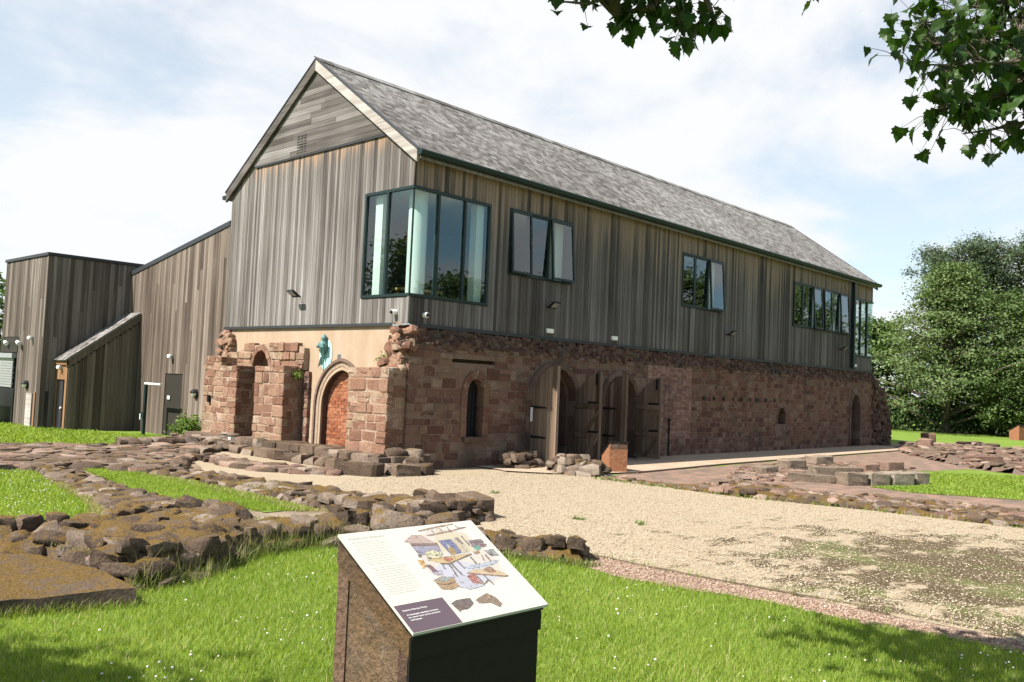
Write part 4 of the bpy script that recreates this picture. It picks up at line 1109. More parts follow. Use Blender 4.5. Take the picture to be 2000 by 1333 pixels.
def dome_camera(loc, n, label):
    t = thing('security_camera', label, 'camera', loc, 'white dome cameras at the corner')
    ax = 'X' if abs(n[0]) else 'Y'; s_ = -1
    Geo().lathe([(.0, 0), (.055, 0), (.06, .09 * s_), (.055, .11 * s_), (0, .11 * s_)], loc, ax, 16).obj('housing', M['white'], t, True)
    c = Vector(loc) + Vector(n) * .11
    Geo().lathe([(.042, 0), (.038, .022 * s_), (.02, .04 * s_), (0, .045 * s_)], tuple(c), ax, 14).obj('dome', M['iron'], t, True)
dome_camera((-.03, .36, 3.20), (-1, 0, 0), 'white dome camera on the gable side of the timber corner')
dome_camera((.40, -.03, 3.17), (0, -1, 0), 'white dome camera on the shaded side of the timber corner')
for x, lb in ((4.37, 'small white box light above the first arched doorway'), (6.95, 'small white box light above the second arched doorway'), (22.62, 'small white box light at the foot of the downpipe')):
    t = thing('box_light', lb, 'wall light', (x, -.03, 3.13), 'white box lights along the flashing')
    Geo().box(x - .12, x + .12, -.075, -.03, 3.10, 3.19).obj('body', M['white'], t)
    Geo().box(x - .11, x + .11, -.068, -.032, 3.085, 3.10).obj('diffuser', M['opal'], t)
for loc, lb in (((-.03, 10.02, 2.18), 'small white lamp above the door of the sloping wing'), ((-1.99, 12.62, 1.74), 'small white lamp above the porch door'), ((BX0 - .03, 13.85, 2.55), 'round white spotlight high on the end of the flat-roofed block')):
    t = thing('door_lamp', lb, 'wall light', loc, 'small white lamps over the annexe doors')
    x, y, z = loc
    Geo().box(x - .03, x, y - .05, y + .05, z - .06, z + .06).obj('back_plate', M['grey'], t)
    Geo().lathe([(.0, -.02), (.06, -.02), (.07, .03), (.05, .07), (0, .08)], (x - .09, y, z), 'Z', 12).obj('shade', M['white'], t, True)
for loc, lb in (((-.03, 8.55, 1.22), 'black eyelid bulkhead lamp on the wing beside the sunlit pier'), ((BX0 - .03, 14.05, 1.22), 'black eyelid bulkhead lamp low on the end of the flat-roofed block')):
    t = thing('bulkhead_lamp', lb, 'wall light', loc, 'black bulkhead lamps on the annexes')
    x, y, z = loc
    Geo().lathe([(0, 0), (.12, 0), (.12, -.04), (.10, -.05), (0, -.05)], loc, 'X', 20).obj('back_plate', M['iron'], t, True)
    Geo().lathe([(.09, -.05), (.085, -.09), (.05, -.12), (0, -.13)], loc, 'X', 16).obj('glass_cover', M['opal'], t, True)
    g = Geo()
    V = []; n1 = 12
    for rr, xx in ((.105, -.04), (.10, -.10), (.06, -.15)):
        for j in range(n1 + 1):
            a = math.pi * j / n1; V.append((x + xx, y + rr * math.cos(a), z + .01 + rr * math.sin(a)))
    F = [(i * (n1 + 1) + j, i * (n1 + 1) + j + 1, (i + 1) * (n1 + 1) + j + 1, (i + 1) * (n1 + 1) + j) for i in range(2) for j in range(n1)]
    g.add(V, F + [tuple(range(2 * (n1 + 1), 3 * (n1 + 1)))]).obj('hood', M['iron'], t, True)
for y, lb in ((15.85, 'white spotlight over the roller shutter, farther from the block corner'), (14.78, 'white camera beside the roller shutter recess')):
    t = thing('shutter_spotlight', lb, 'wall light', (BX0 - .05, y, 2.42))
    Geo().tube([(BX0 - .02, y, 2.46), (BX0 - .16, y, 2.44)], .015, 8).obj('bracket', M['grey'], t)
    Geo().tube([(BX0 - .12, y + .06, 2.46), (BX0 - .14, y - .14, 2.40)], [.05, .06], 10).obj('lamp_head', M['white'], t)

# bronze figure on its turquoise oval
t = thing('bronze_figure', 'verdigris bronze robed figure on a turquoise oval against the rendered wall', 'statue', (-.05, 2.77, 2.4))
V = [(0, 0)]; n1 = 28
Geo().prism([(2.76 + .235 * math.cos(2 * math.pi * i / n1), 2.31 + .34 * math.sin(2 * math.pi * i / n1)) for i in range(n1)], GX, -.016, -.002).obj('oval_plate', M['disc'], t)
g = Geo()
g.lathe([(.0, .40), (.035, .39), (.062, .35), (.070, .30), (.055, .26), (.05, .24)], (-.075, 2.77, 2.36), 'Z', 12)
g.obj('hooded_head', M['bronze'], t, True)
g = Geo(); g.lathe([(.04, .26), (.08, .22), (.095, .14), (.09, .09), (.10, .06), (.07, .0), (.04, -.06), (.015, -.12), (.0, -.12)], (-.085, 2.77, 2.36), 'Z', 14)
g.obj('robe', M['bronze'], t, True)
g = Geo(); g.tube([(-.09, 2.87, 2.56), (-.17, 2.86, 2.48), (-.20, 2.78, 2.49)], [.045, .035, .022], 8); g.tube([(-.09, 2.67, 2.56), (-.17, 2.67, 2.46), (-.20, 2.74, 2.48)], [.045, .035, .022], 8)
g.obj('folded_arms', M['bronze'], t, True)
Geo().tube([(-.08, 2.77, 2.26), (-.04, 2.765, 1.90)], [.014, .010], 8).obj('stem', M['bronze'], t)
Geo().tube([(-.18, 2.66, 2.66), (-.16, 2.64, 2.20)], .010, 6).obj('staff', M['bronze'], t)
Geo().add([(-.02, 2.80, 2.27), (-.06, 2.98, 2.02), (-.02, 2.80, 2.14), (-.10, 2.83, 2.26)], [(0, 1, 2), (0, 3, 1), (3, 2, 1), (0, 2, 3)]).obj('wing_blade', M['bronze'], t)
t = thing('wall_plaque', 'small square grey plaque above the brick-blocked arch', 'plaque', (-.01, 2.26, 2.28))
Geo().box(-.014, -.002, 2.205, 2.325, 2.21, 2.33).obj('plate', M['grey'], t); Geo().box(-.019, -.014, 2.22, 2.31, 2.225, 2.315).obj('face', M['dim'], t)

# ------------------------------------------------------------------ low ruined walls
def inside(p, poly):
    x, y = p; c = False; n = len(poly)
    for i in range(n):
        x0, y0 = poly[i]; x1, y1 = poly[(i + 1) % n]
        if (y0 > y) != (y1 > y) and x < (x1 - x0) * (y - y0) / (y1 - y0) + x0: c = not c
    return c
def edist(p, poly):
    best = 9e9; n = len(poly)
    for i in range(n):
        x0, y0 = poly[i]; x1, y1 = poly[(i + 1) % n]; dx, dy = x1 - x0, y1 - y0
        t = max(0, min(1, ((p[0] - x0) * dx + (p[1] - y0) * dy) / (dx * dx + dy * dy + 1e-9)))
        best = min(best, math.hypot(p[0] - x0 - t * dx, p[1] - y0 - t * dy))
    return best
def rubble(name, label, poly, hf, mats, n, size, seed, core=None, flat=.5, tilt=.22, ew=.22, courses=True, group='low ruined walls', step=.11, limit=300, fine=False, cat='ruin wall', sink=.56, gapf=.40):
    r = random.Random(seed)
    xs = [p[0] for p in poly]; ys = [p[1] for p in poly]
    root = thing(name, label, cat, (sum(xs) / len(xs), sum(ys) / len(ys), 0), group)
    def H(p, d=None):
        d = edist(p, poly) if d is None else d
        return hf(p) * min(1, (d / ew) ** .6) * (.86 + .28 * noise.noise(Vector((p[0] * 1.3, p[1] * 1.3, seed))))
    # earth core
    nx, ny = int((max(xs) - min(xs)) / step) + 2, int((max(ys) - min(ys)) / step) + 2
    idx = {}; V = []; F = []
    def vert(i, j):
        if (i, j) not in idx:
            p = (min(xs) + i * step, min(ys) + j * step); ins = inside(p, poly)
            idx[(i, j)] = len(V); V.append((p[0], p[1], H(p) * .97 + .05 * noise.noise(Vector((p[0] * 4, p[1] * 4, seed))) + .03 * noise.noise(Vector((p[0] * 9, p[1] * 9, seed))) if ins else -.03))
        return idx[(i, j)]
    for i in range(nx):
        for j in range(ny):
            if inside((min(xs) + (i + .5) * step, min(ys) + (j + .5) * step), poly): F.append((vert(i, j), vert(i + 1, j), vert(i + 1, j + 1), vert(i, j + 1)))
    cme = pymesh('core', V, F, True); link('core', cme, core or M['core'], root)
    placed = []; st = []
    def put(x, y, z, s_, yaw, tl, fl, mat):
        a = s_ * r.uniform(.95, 1.5); b = s_ * r.uniform(.75, 1.1); c = s_ * fl * r.uniform(.75, 1.25)
        W = Matrix.Translation((x, y, z - c * sink)) @ Matrix.Rotation(yaw, 4, 'Z') @ Matrix.Rotation(r.uniform(-tl, tl), 4, 'X') @ Matrix.Rotation(r.uniform(-tl, tl), 4, 'Y') @ Matrix.Diagonal((a, b, c, 1))
        near = fine and (W.translation - CAM).length < 11 and s_ > .16
        st.append((rock(mat, r.randrange(NROCK), near), W))
    if courses:
        N_ = len(poly)
        for i in range(N_):
            a, b = Vector(poly[i]), Vector(poly[(i + 1) % N_]); L_ = (b - a).length
            if L_ < .05: continue
            d = (b - a) / L_; yaw = math.atan2(d.y, d.x); t = r.uniform(0, .1); nrm = Vector((-d.y, d.x))
            if not inside(tuple(a + d * L_ / 2 + nrm * .05), poly): nrm = -nrm
            z = 0.0; hh = hf(tuple(a + d * L_ / 2)); lev = 0
            while z < hh * .92:
                ch_ = r.uniform(.10, .17) * (size[1] / .36) ** .5; t = r.uniform(0, .2)
                while t < L_:
                    s_ = r.uniform(max(size[0], .12), size[1] * .95); p = a + d * t + nrm * (.06 + .06 * lev + r.uniform(-.04, .05))
                    if r.random() < .88: put(p.x, p.y, z + ch_ * .75, s_, yaw + r.uniform(-.25, .25), tilt * .6, min(.75, ch_ / s_ * 1.25), r.choice(mats)); placed.append((p.x, p.y, s_ * .5))
                    t += s_ * r.uniform(.95, 1.25)
                z += ch_; lev += 1
    k = 0; tries = 0
    while k < n and tries < n * 60:
        tries += 1
        p = (r.uniform(min(xs), max(xs)), r.uniform(min(ys), max(ys)))
        if not inside(p, poly): continue
        fr = k / n; s_ = size[1] + (size[0] - size[1]) * fr ** .6; s_ *= r.uniform(.85, 1.15)
        d = edist(p, poly)
        if d < s_ * .25: continue
        if any((p[0] - q[0]) ** 2 + (p[1] - q[1]) ** 2 < (gapf * (s_ + q[2])) ** 2 * 1.35 for q in placed): continue
        placed.append((p[0], p[1], s_)); put(p[0], p[1], H(p, d) + .03, s_, r.uniform(0, 6.28), tilt, flat, r.choice(mats)); k += 1
    emit('stone', st, root, limit)
    return root
MU, DRY, RRED = M['ruin'], M['ruin_dry'], M['ruin_red']
P1 = [(-10.6, -4.4), (-8.84, -4.55), (-8.2, -4.55), (-7.8, -4.45), (-7.3, -4.2), (-6.6, -3.95), (-6.35, -4.6), (-6.3, -5.0), (-5.85, -5.3), (-5.45, -5.2), (-4.9, -5.6), (-4.3, -5.9), (-4.0, -6.6), (-4.08, -7.3), (-4.10, -8.0),
      (-4.35, -8.15), (-4.6, -7.8), (-4.78, -7.2), (-5.35, -6.6), (-5.75, -5.95), (-6.35, -5.8), (-6.85, -5.95), (-7.4, -6.35), (-7.7, -6.45), (-8.05, -6.6), (-8.4, -6.62), (-8.5, -6.2), (-8.62, -5.5), (-9.0, -5.15), (-10.6, -5.2)]
rw1 = rubble('ruined_wall', 'thick mossy foundation wall of tumbled stones along the front lawn', P1, lambda p: float(np.interp(p[0], [-9, -7.5, -6, -5, -4.5, -4.1], [.30, .36, .29, .25, .18, .13])), [MU, MU, MU, DRY], 520, (.06, .33), 101, fine=True, flat=.55, tilt=.28)
P2 = [(-6.05, 2.45), (-6.3, .8), (-6.38, 0), (-6.55, -1), (-6.8, -2.2), (-7.0, -2.9), (-7.25, -3.6), (-7.2, -4.2), (-6.5, -4.0), (-6.2, -3.2), (-6.0, -2.6), (-5.85, -1.7), (-5.85, -.6), (-5.75, .4), (-5.6, 1.6), (-5.55, 2.4)]
rubble('ruined_wall', 'narrow footing of stepped stones dividing the two left lawns', P2, lambda p: float(np.interp(p[1], [-4, -2.5, 0, 2.4], [.17, .11, .07, .07])), [DRY, DRY, MU], 190, (.08, .32), 102, flat=.36, tilt=.14, fine=True)
P3 = [(-4.65, 1.2), (-4.5, .3), (-4.45, -1), (-4.45, -2.3), (-4.5, -3.7), (-4.4, -4.8), (-4.3, -5.6), (-3.7, -5.7), (-3.1, -5.6), (-2.85, -5.1), (-3.1, -4.2), (-3.4, -3.0), (-3.4, -2.0), (-3.7, -1), (-3.7, 0), (-4.1, 1.2)]
rubble('ruined_wall', 'broad rubble wall with squared end block beside the gravel yard', P3, lambda p: float(np.interp(p[1], [-5.6, -4, -2, 0, 1.2], [.25, .17, .12, .11, .07])), [DRY, DRY, MU], 340, (.07, .34), 103, flat=.42, tilt=.22, fine=True)
P4 = [(-2.7, 3.6), (-2.8, 1.2), (-2.3, .25), (-1.75, -.3), (-1.3, -.1), (-1.6, .5), (-2.05, 1.4), (-2.0, 3.6)]
rubble('ruined_wall', 'low row of flat slabs leading to the plinth corner', P4, lambda p: .09, [DRY, RRED], 90, (.14, .42), 104, flat=.32, tilt=.08, core=M['core_dry'])
PF = [(-9.8, 3.2), (-6.6, 2.85), (-5.3, 2.55), (-4.7, 1.35), (-4.05, 1.3), (-3.0, 3.0), (-2.2, 4.5), (-1.2, 4.9), (-1.1, 6.5), (-2.4, 6.1), (-3.3, 6.4), (-5.2, 7.1), (-7.5, 7.9), (-9.8, 8.4)]
pf = rubble('ruined_pavement', 'worn floor of flat brown flagstones and rubble behind the left lawns', PF, lambda p: float(np.interp(p[1], [1.3, 3, 5, 8], [.04, .05, .09, .12])), [DRY, DRY, DRY, RRED], 380, (.09, .60), 105, flat=.17, tilt=.05, core=M['core_dry'], step=.2, cat='ruin floor', group=None)
Pk = [(-2.65, 6.85), (-2.60, 6.5), (-1.35, 6.1), (-1.3, 6.45)]
rubble('ruined_wall', 'straight kerb of long stones along the foot of the timber wing', [(-2.75, 6.95), (-2.7, 6.55), (-.75, 5.95), (-.7, 6.35)], lambda p: .26, [DRY], 16, (.2, .45), 115, flat=.4, tilt=.06, core=M['core_dry'])
rubble('stone_pile', 'small heap of rubble at the left jamb of the first arched doorway', [(2.25, -.62), (2.55, -1.02), (3.15, -1.0), (3.45, -.6), (3.2, -.3), (2.6, -.28)], lambda p: .34, [DRY, DRY], 26, (.12, .30), 106, flat=.45, ew=.3, group='rubble heaps by the doors', cat='stone heap')
rubble('stone_pile', 'pale loose rubble heap in front of the small lectern', [(2.75, -1.5), (3.4, -1.25), (3.75, -1.7), (3.7, -2.3), (3.35, -2.75), (2.8, -2.6), (2.55, -2.1)], lambda p: float(np.interp(p[1], [-2.7, -2.0, -1.4], [.24, .36, .36])), [DRY, M['block_stone']], 60, (.12, .34), 107, flat=.55, ew=.35, tilt=.35, group='rubble heaps by the doors', cat='stone heap')
P5 = [(2.75, -2.9), (3.3, -2.9), (3.2, -4.2), (3.0, -4.9), (4.3, -5.0), (5.2, -5.6), (4.7, -6.5), (4.9, -7), (5.4, -7.4), (5.4, -8), (6.0, -9.3), (5.9, -10.2), (6.3, -12.5), (3.6, -12.5), (3.4, -10.4), (3.2, -9.3), (3.25, -8.4), (3.0, -7.4), (2.7, -6.1), (2.65, -5), (2.75, -3.9)]
rubble('ruined_wall', 'long low rubble footing along the far side of the gravel yard', P5, lambda p: float(np.interp(p[1], [-12.5, -10, -9.3, -8.4, -7.6, -6.8, -6.0, -5.1, -4.5, -3]
      , [.09, .09, .05, .10, .13, .05, .17, .14, .03, .03])) * (1 if p[0] < 4.1 else .45), [DRY, MU, RRED], 420, (.06, .36), 108, flat=.45, tilt=.25, core=M['core'], courses=False)
P6 = [(20.8, -2.6), (24, -1.2), (28.5, -.4), (29, -2.5), (27.5, -6), (24, -8.5), (19.5, -9.8), (15.0, -8.2), (15.2, -7.2), (16.2, -5.8), (18.5, -4.2)]
rubble('ruined_wall', 'wide field of reddish rubble and broken footings beyond the right lawn', P6, lambda p: .09 + .12 * (math.sin(p[0] * .9 + p[1] * 1.7) > .3) + .08 * (noise.noise(Vector((p[0] * .4, p[1] * .4, 3))) > 0), [RRED, DRY, RRED], 620, (.10, .52), 109, flat=.26, tilt=.14, core=M['core_dry'], step=.3, courses=False)
# loose flat stones on the red sand
rubble('ruined_wall', 'scatter of thin footing stones on the red sand by the cut blocks', [(5.2, -4.4), (8.2, -3.0), (12.6, -2.9), (14.0, -5.2), (11.5, -6.0), (9.6, -5.9), (8.4, -5.3), (6.5, -5.2)], lambda p: .05, [RRED, DRY], 290, (.08, .38), 110, flat=.3, tilt=.1, core=M['redsoil'], courses=False, step=.3)
# big slab at the left end of the front wall
sl = Geo().prism([(-10.6, -7.0), (-9.35, -6.85), (-8.55, -7.08), (-8.50, -6.35), (-8.68, -5.45), (-9.02, -5.12), (-10.6, -5.1)], lambda a, b, d: (a, b, d + (.02 * math.sin(a * 7) if d > 0 else 0)), -.03, .13)
me = sl.mesh('slab'); bm = bmesh.new(); bm.from_mesh(me)
bmesh.ops.subdivide_edges(bm, edges=list(bm.edges), cuts=4, use_grid_fill=True)
for v in bm.verts:
    v.co.z += .018 * noise.noise(v.co * 3.1) + .03 * noise.noise(v.co * 1.2) if v.co.z > .05 else 0
    v.co.x += .02 * noise.noise(v.co * 4 + Vector((9, 0, 0))); v.co.y += .02 * noise.noise(v.co * 4 + Vector((0, 9, 0)))
bm.to_mesh(me); bm.free(); me.shade_smooth(); me.set_sharp_from_angle(angle=.6)
tag(link('stone_slab', me, MU), 'great flat moss-stained slab lying at the near lawn edge', 'stone slab')
# squared blocks
def block(x, y, lx, ly, h, yaw, label, mat=None, z=0.0, group='squared stone blocks'):
    me = ashlar_mesh(random.randrange(NASH))(); me = me.copy()
    bm = bmesh.new(); bm.from_mesh(me); bmesh.ops.subdivide_edges(bm, edges=[e for e in bm.edges if e.calc_length() > .5], cuts=2, use_grid_fill=True)
    o_ = Vector((x, y, 0)); h = h * (.82 if x > 5 else 1)
    for v in bm.verts: v.co += noise.noise_vector(v.co * 2.3 + o_) * .045
    bm.to_mesh(me); bm.free()
    o = link('stone_block', me, mat or M['block_stone'], None, Matrix.Translation((x, y, z + h / 2 - .02)) @ Matrix.Rotation(yaw, 4, 'Z') @ Matrix.Rotation(random.uniform(-.04, .04), 4, 'Y') @ Matrix.Diagonal((lx * .94, ly * .94, h, 1)))
    tag(o, label, 'stone block', group)
block(-1.32, -.42, .85, .42, .26, math.radians(-62), 'long squared block forming the lowest step at the plinth corner', M['step_stone'])
block(-.62, -.84, .55, .36, .24, math.radians(-10), 'squared step block at the plinth corner nearest the doors', M['step_stone'])
block(-.12, -.84, .34, .34, .24, math.radians(4), 'cube-shaped step block ending the plinth corner', M['step_stone'])
block(-3.05, -5.2, .62, .36, .30, math.radians(75), 'dark upright end block of the broad rubble wall', DRY, z=.02)
block(7.65, -4.05, .52, .42, .26, -.35, 'low grey block alone, nearest the small lectern')
block(9.35, -3.85, .66, .45, .36, -.35, 'pale grey block standing between two others on the red sand')
block(11.5, -3.62, .66, .50, .36, -.35, 'grey block farthest along the path side')
block(9.5, -5.0, .8, .35, .22, -.9, 'thin dark kerb block behind the channel')
block(6.95, -5.45, 1.0, .36, .24, -1.1, 'long dark channel block, left side of the pit')
block(8.5, -5.35, 1.3, .36, .34, -.6, 'long dark channel block, far side of the pit')
block(7.25, -6.22, .58, .42, .34, -.45, 'rounded grey block starting the row on the lawn edge')
block(7.80, -6.50, .52, .42, .34, -.45, 'second grey block in the row on the lawn edge')
block(8.38, -6.76, .66, .44, .36, -.45, 'chipped third block in the row on the lawn edge')
block(8.98, -6.95, .42, .46, .36, -.45, 'tall end block of the row beside the right lawn')
block(10.9, -5.15, .5, .4, .30, -.4, 'broken reddish block next to the dark-ended one', RRED)
block(11.65, -5.42, .62, .44, .36, -.4, 'dark-ended block with dressed face near the red strip', RRED)
block(12.9, -4.6, 1.5, .4, .12, -.25, 'flat red kerb slab lying across the sand', RRED)
block(24.6, -2.1, .6, .5, .55, .2, 'upright reddish stub stone at the near edge of the rubble field', RRED)
block(27.3, -1.3, .7, .6, .7, .4, 'tallest square stub at the back of the rubble field', RRED)
block(18.2, -5.6, 1.6, .5, .34, -.9, 'long dressed kerb at the lawn side of the rubble field', RRED)
for x, y, lb in ((-.72, 5.62, 'white-painted stone drum, larger of the two at the pier foot'), (-.78, 5.2, 'white-painted stone drum, smaller of the two at the pier foot')):
    t = thing('stone_drum', lb, 'stone', (x, y, .2), 'white stone drums')
    Geo().lathe([(0, 0), (.11, 0), (.115, .08), (.10, .12), (0, .12)], (x, y, .22), 'Z', 12).obj('drum', M['opal'], t, True)
    Geo().lathe([(0, .115), (.14, .115), (.15, .14), (.12, .17), (0, .18)], (x, y, .22), 'Z', 10).obj('cap_stone', M['step_stone'], t, True)

# ------------------------------------------------------------------ lecterns
def lectern_frame(O, th):
    a = Vector((math.cos(th), math.sin(th), 0)); b = Vector((-math.sin(th), math.cos(th), 0)); O = Vector(O)
    return lambda u, h, z: tuple(O + a * u + b * h + Vector((0, 0, z)))
LO = (-9.419, -11.295, 0); LTH = -.0227
lf = lectern_frame(LO, LTH)
LC = thing('information_lectern', 'rust-brown timber lectern with a sloping illustrated kitchens panel on the front lawn', 'information sign', lf(.38, .25, 0))
WL, DL, ZL, ZH = .762, .5166, .86, 1.1538
slope = lambda h: ZL + (ZH - ZL) * h / DL
side = lambda u0, u1: (lambda a, b, d: lf(d, a, b))
# body: four corner posts, side boards, front and back boards
for u0, u1 in ((.004, .030), (.700, .726)):
    for h0, h1 in ((.030, .085), (.430, .505)):
        Geo().prism([(h0, -.05), (h1, -.05), (h1, slope(h1) - .115), (h0, slope(h0) - .115)], side(0, 0), u0, u1).obj('corner_post', M['rust'], LC)
for u0, u1 in ((.010, .028), (.702, .720)):
    Geo().prism([(.088, -.05), (.427, -.05), (.427, slope(.427) - .118), (.088, slope(.088) - .118)], side(0, 0), u0, u1).obj('side_board', M['rustside'], LC)
Geo().prism([(.006, -.05), (.724, -.05), (.724, slope(.02) - .118), (.006, slope(.02) - .118)], lambda a, b, d: lf(a, d, b), .020, .0285).obj('front_board', M['blackpaint'], LC)
Geo().prism([(.000, slope(.01) - .112), (.730, slope(.01) - .112), (.730, slope(.01) - .031), (.000, slope(.01) - .031)], lambda a, b, d: lf(a, d, b), .010, .0165).obj('front_fascia', M['blackpaint'], LC)
Geo().prism([(.032, -.05), (.698, -.05), (.698, slope(.5) - .118), (.032, slope(.5) - .118)], lambda a, b, d: lf(a, d, b), .480, .500).obj('back_board', M['rust'], LC)
Geo().prism([(.018, slope(.018) - .115), (.508, slope(.508) - .115), (.508, slope(.508) - .030), (.018, slope(.018) - .030)], side(0, 0), -.002, .732).obj('sloping_lid', M['rustside'], LC)
Geo().prism([(.010, slope(.010) - .029), (.512, slope(.512) - .029), (.512, slope(.512) - .0105), (.010, slope(.010) - .0105)], side(0, 0), .008, .742).obj('backing_plate', M['iron'], LC)
pn = Geo().prism([(0, slope(0) - .010), (DL, slope(DL) - .010), (DL, slope(DL)), (0, slope(0))], side(0, 0), 0, WL).obj('panel', M['panel'], LC)
ang = math.atan2(ZH - ZL, DL); bx = Vector(lf(0, 1, 0)) - Vector(lf(0, 0, 0)); av = Vector(lf(1, 0, 0)) - Vector(lf(0, 0, 0))
bs = (bx * math.cos(ang) + Vector((0, 0, math.sin(ang)))); nv = av.cross(bs)
BLp = Vector(lf(0, 0, ZL))
pp = lambda u, v, e: BLp + av * u + bs * v + nv * e
def flatpoly(polys, name, parent, e0=.0003):
    V = []; F = []; cols = []
    for i, (c, q) in enumerate(polys):
        tri = tessellate_polygon([[Vector((a, b, 0)) for a, b in q]]); b0 = len(V)
        V += [tuple(pp(a, b, e0 + .000012 * (i % 70))) for a, b in q]
        for t in tri: F.append(tuple(b0 + x for x in t)); cols.append(c)
    me = pymesh(name, V, F)
    ca = me.color_attributes.new('print_colour', 'FLOAT_COLOR', 'CORNER')
    for p, c in zip(me.polygons, cols):
        for li in p.loop_indices: ca.data[li].color = (*c, 1)
    return link(name, me, M['print'], parent)
k = MB('colour_print'); at = k.n('ShaderNodeAttribute'); at.attribute_name = 'print_colour'
wn = k.noise(k.pos(), 45, 4, .6)
k.col(k.mix(k.math('MULTIPLY', wn, .35), at.outputs['Color'], (.43, .415, .37))); k.b.inputs['Roughness'].default_value = .25; M['print'] = k.m
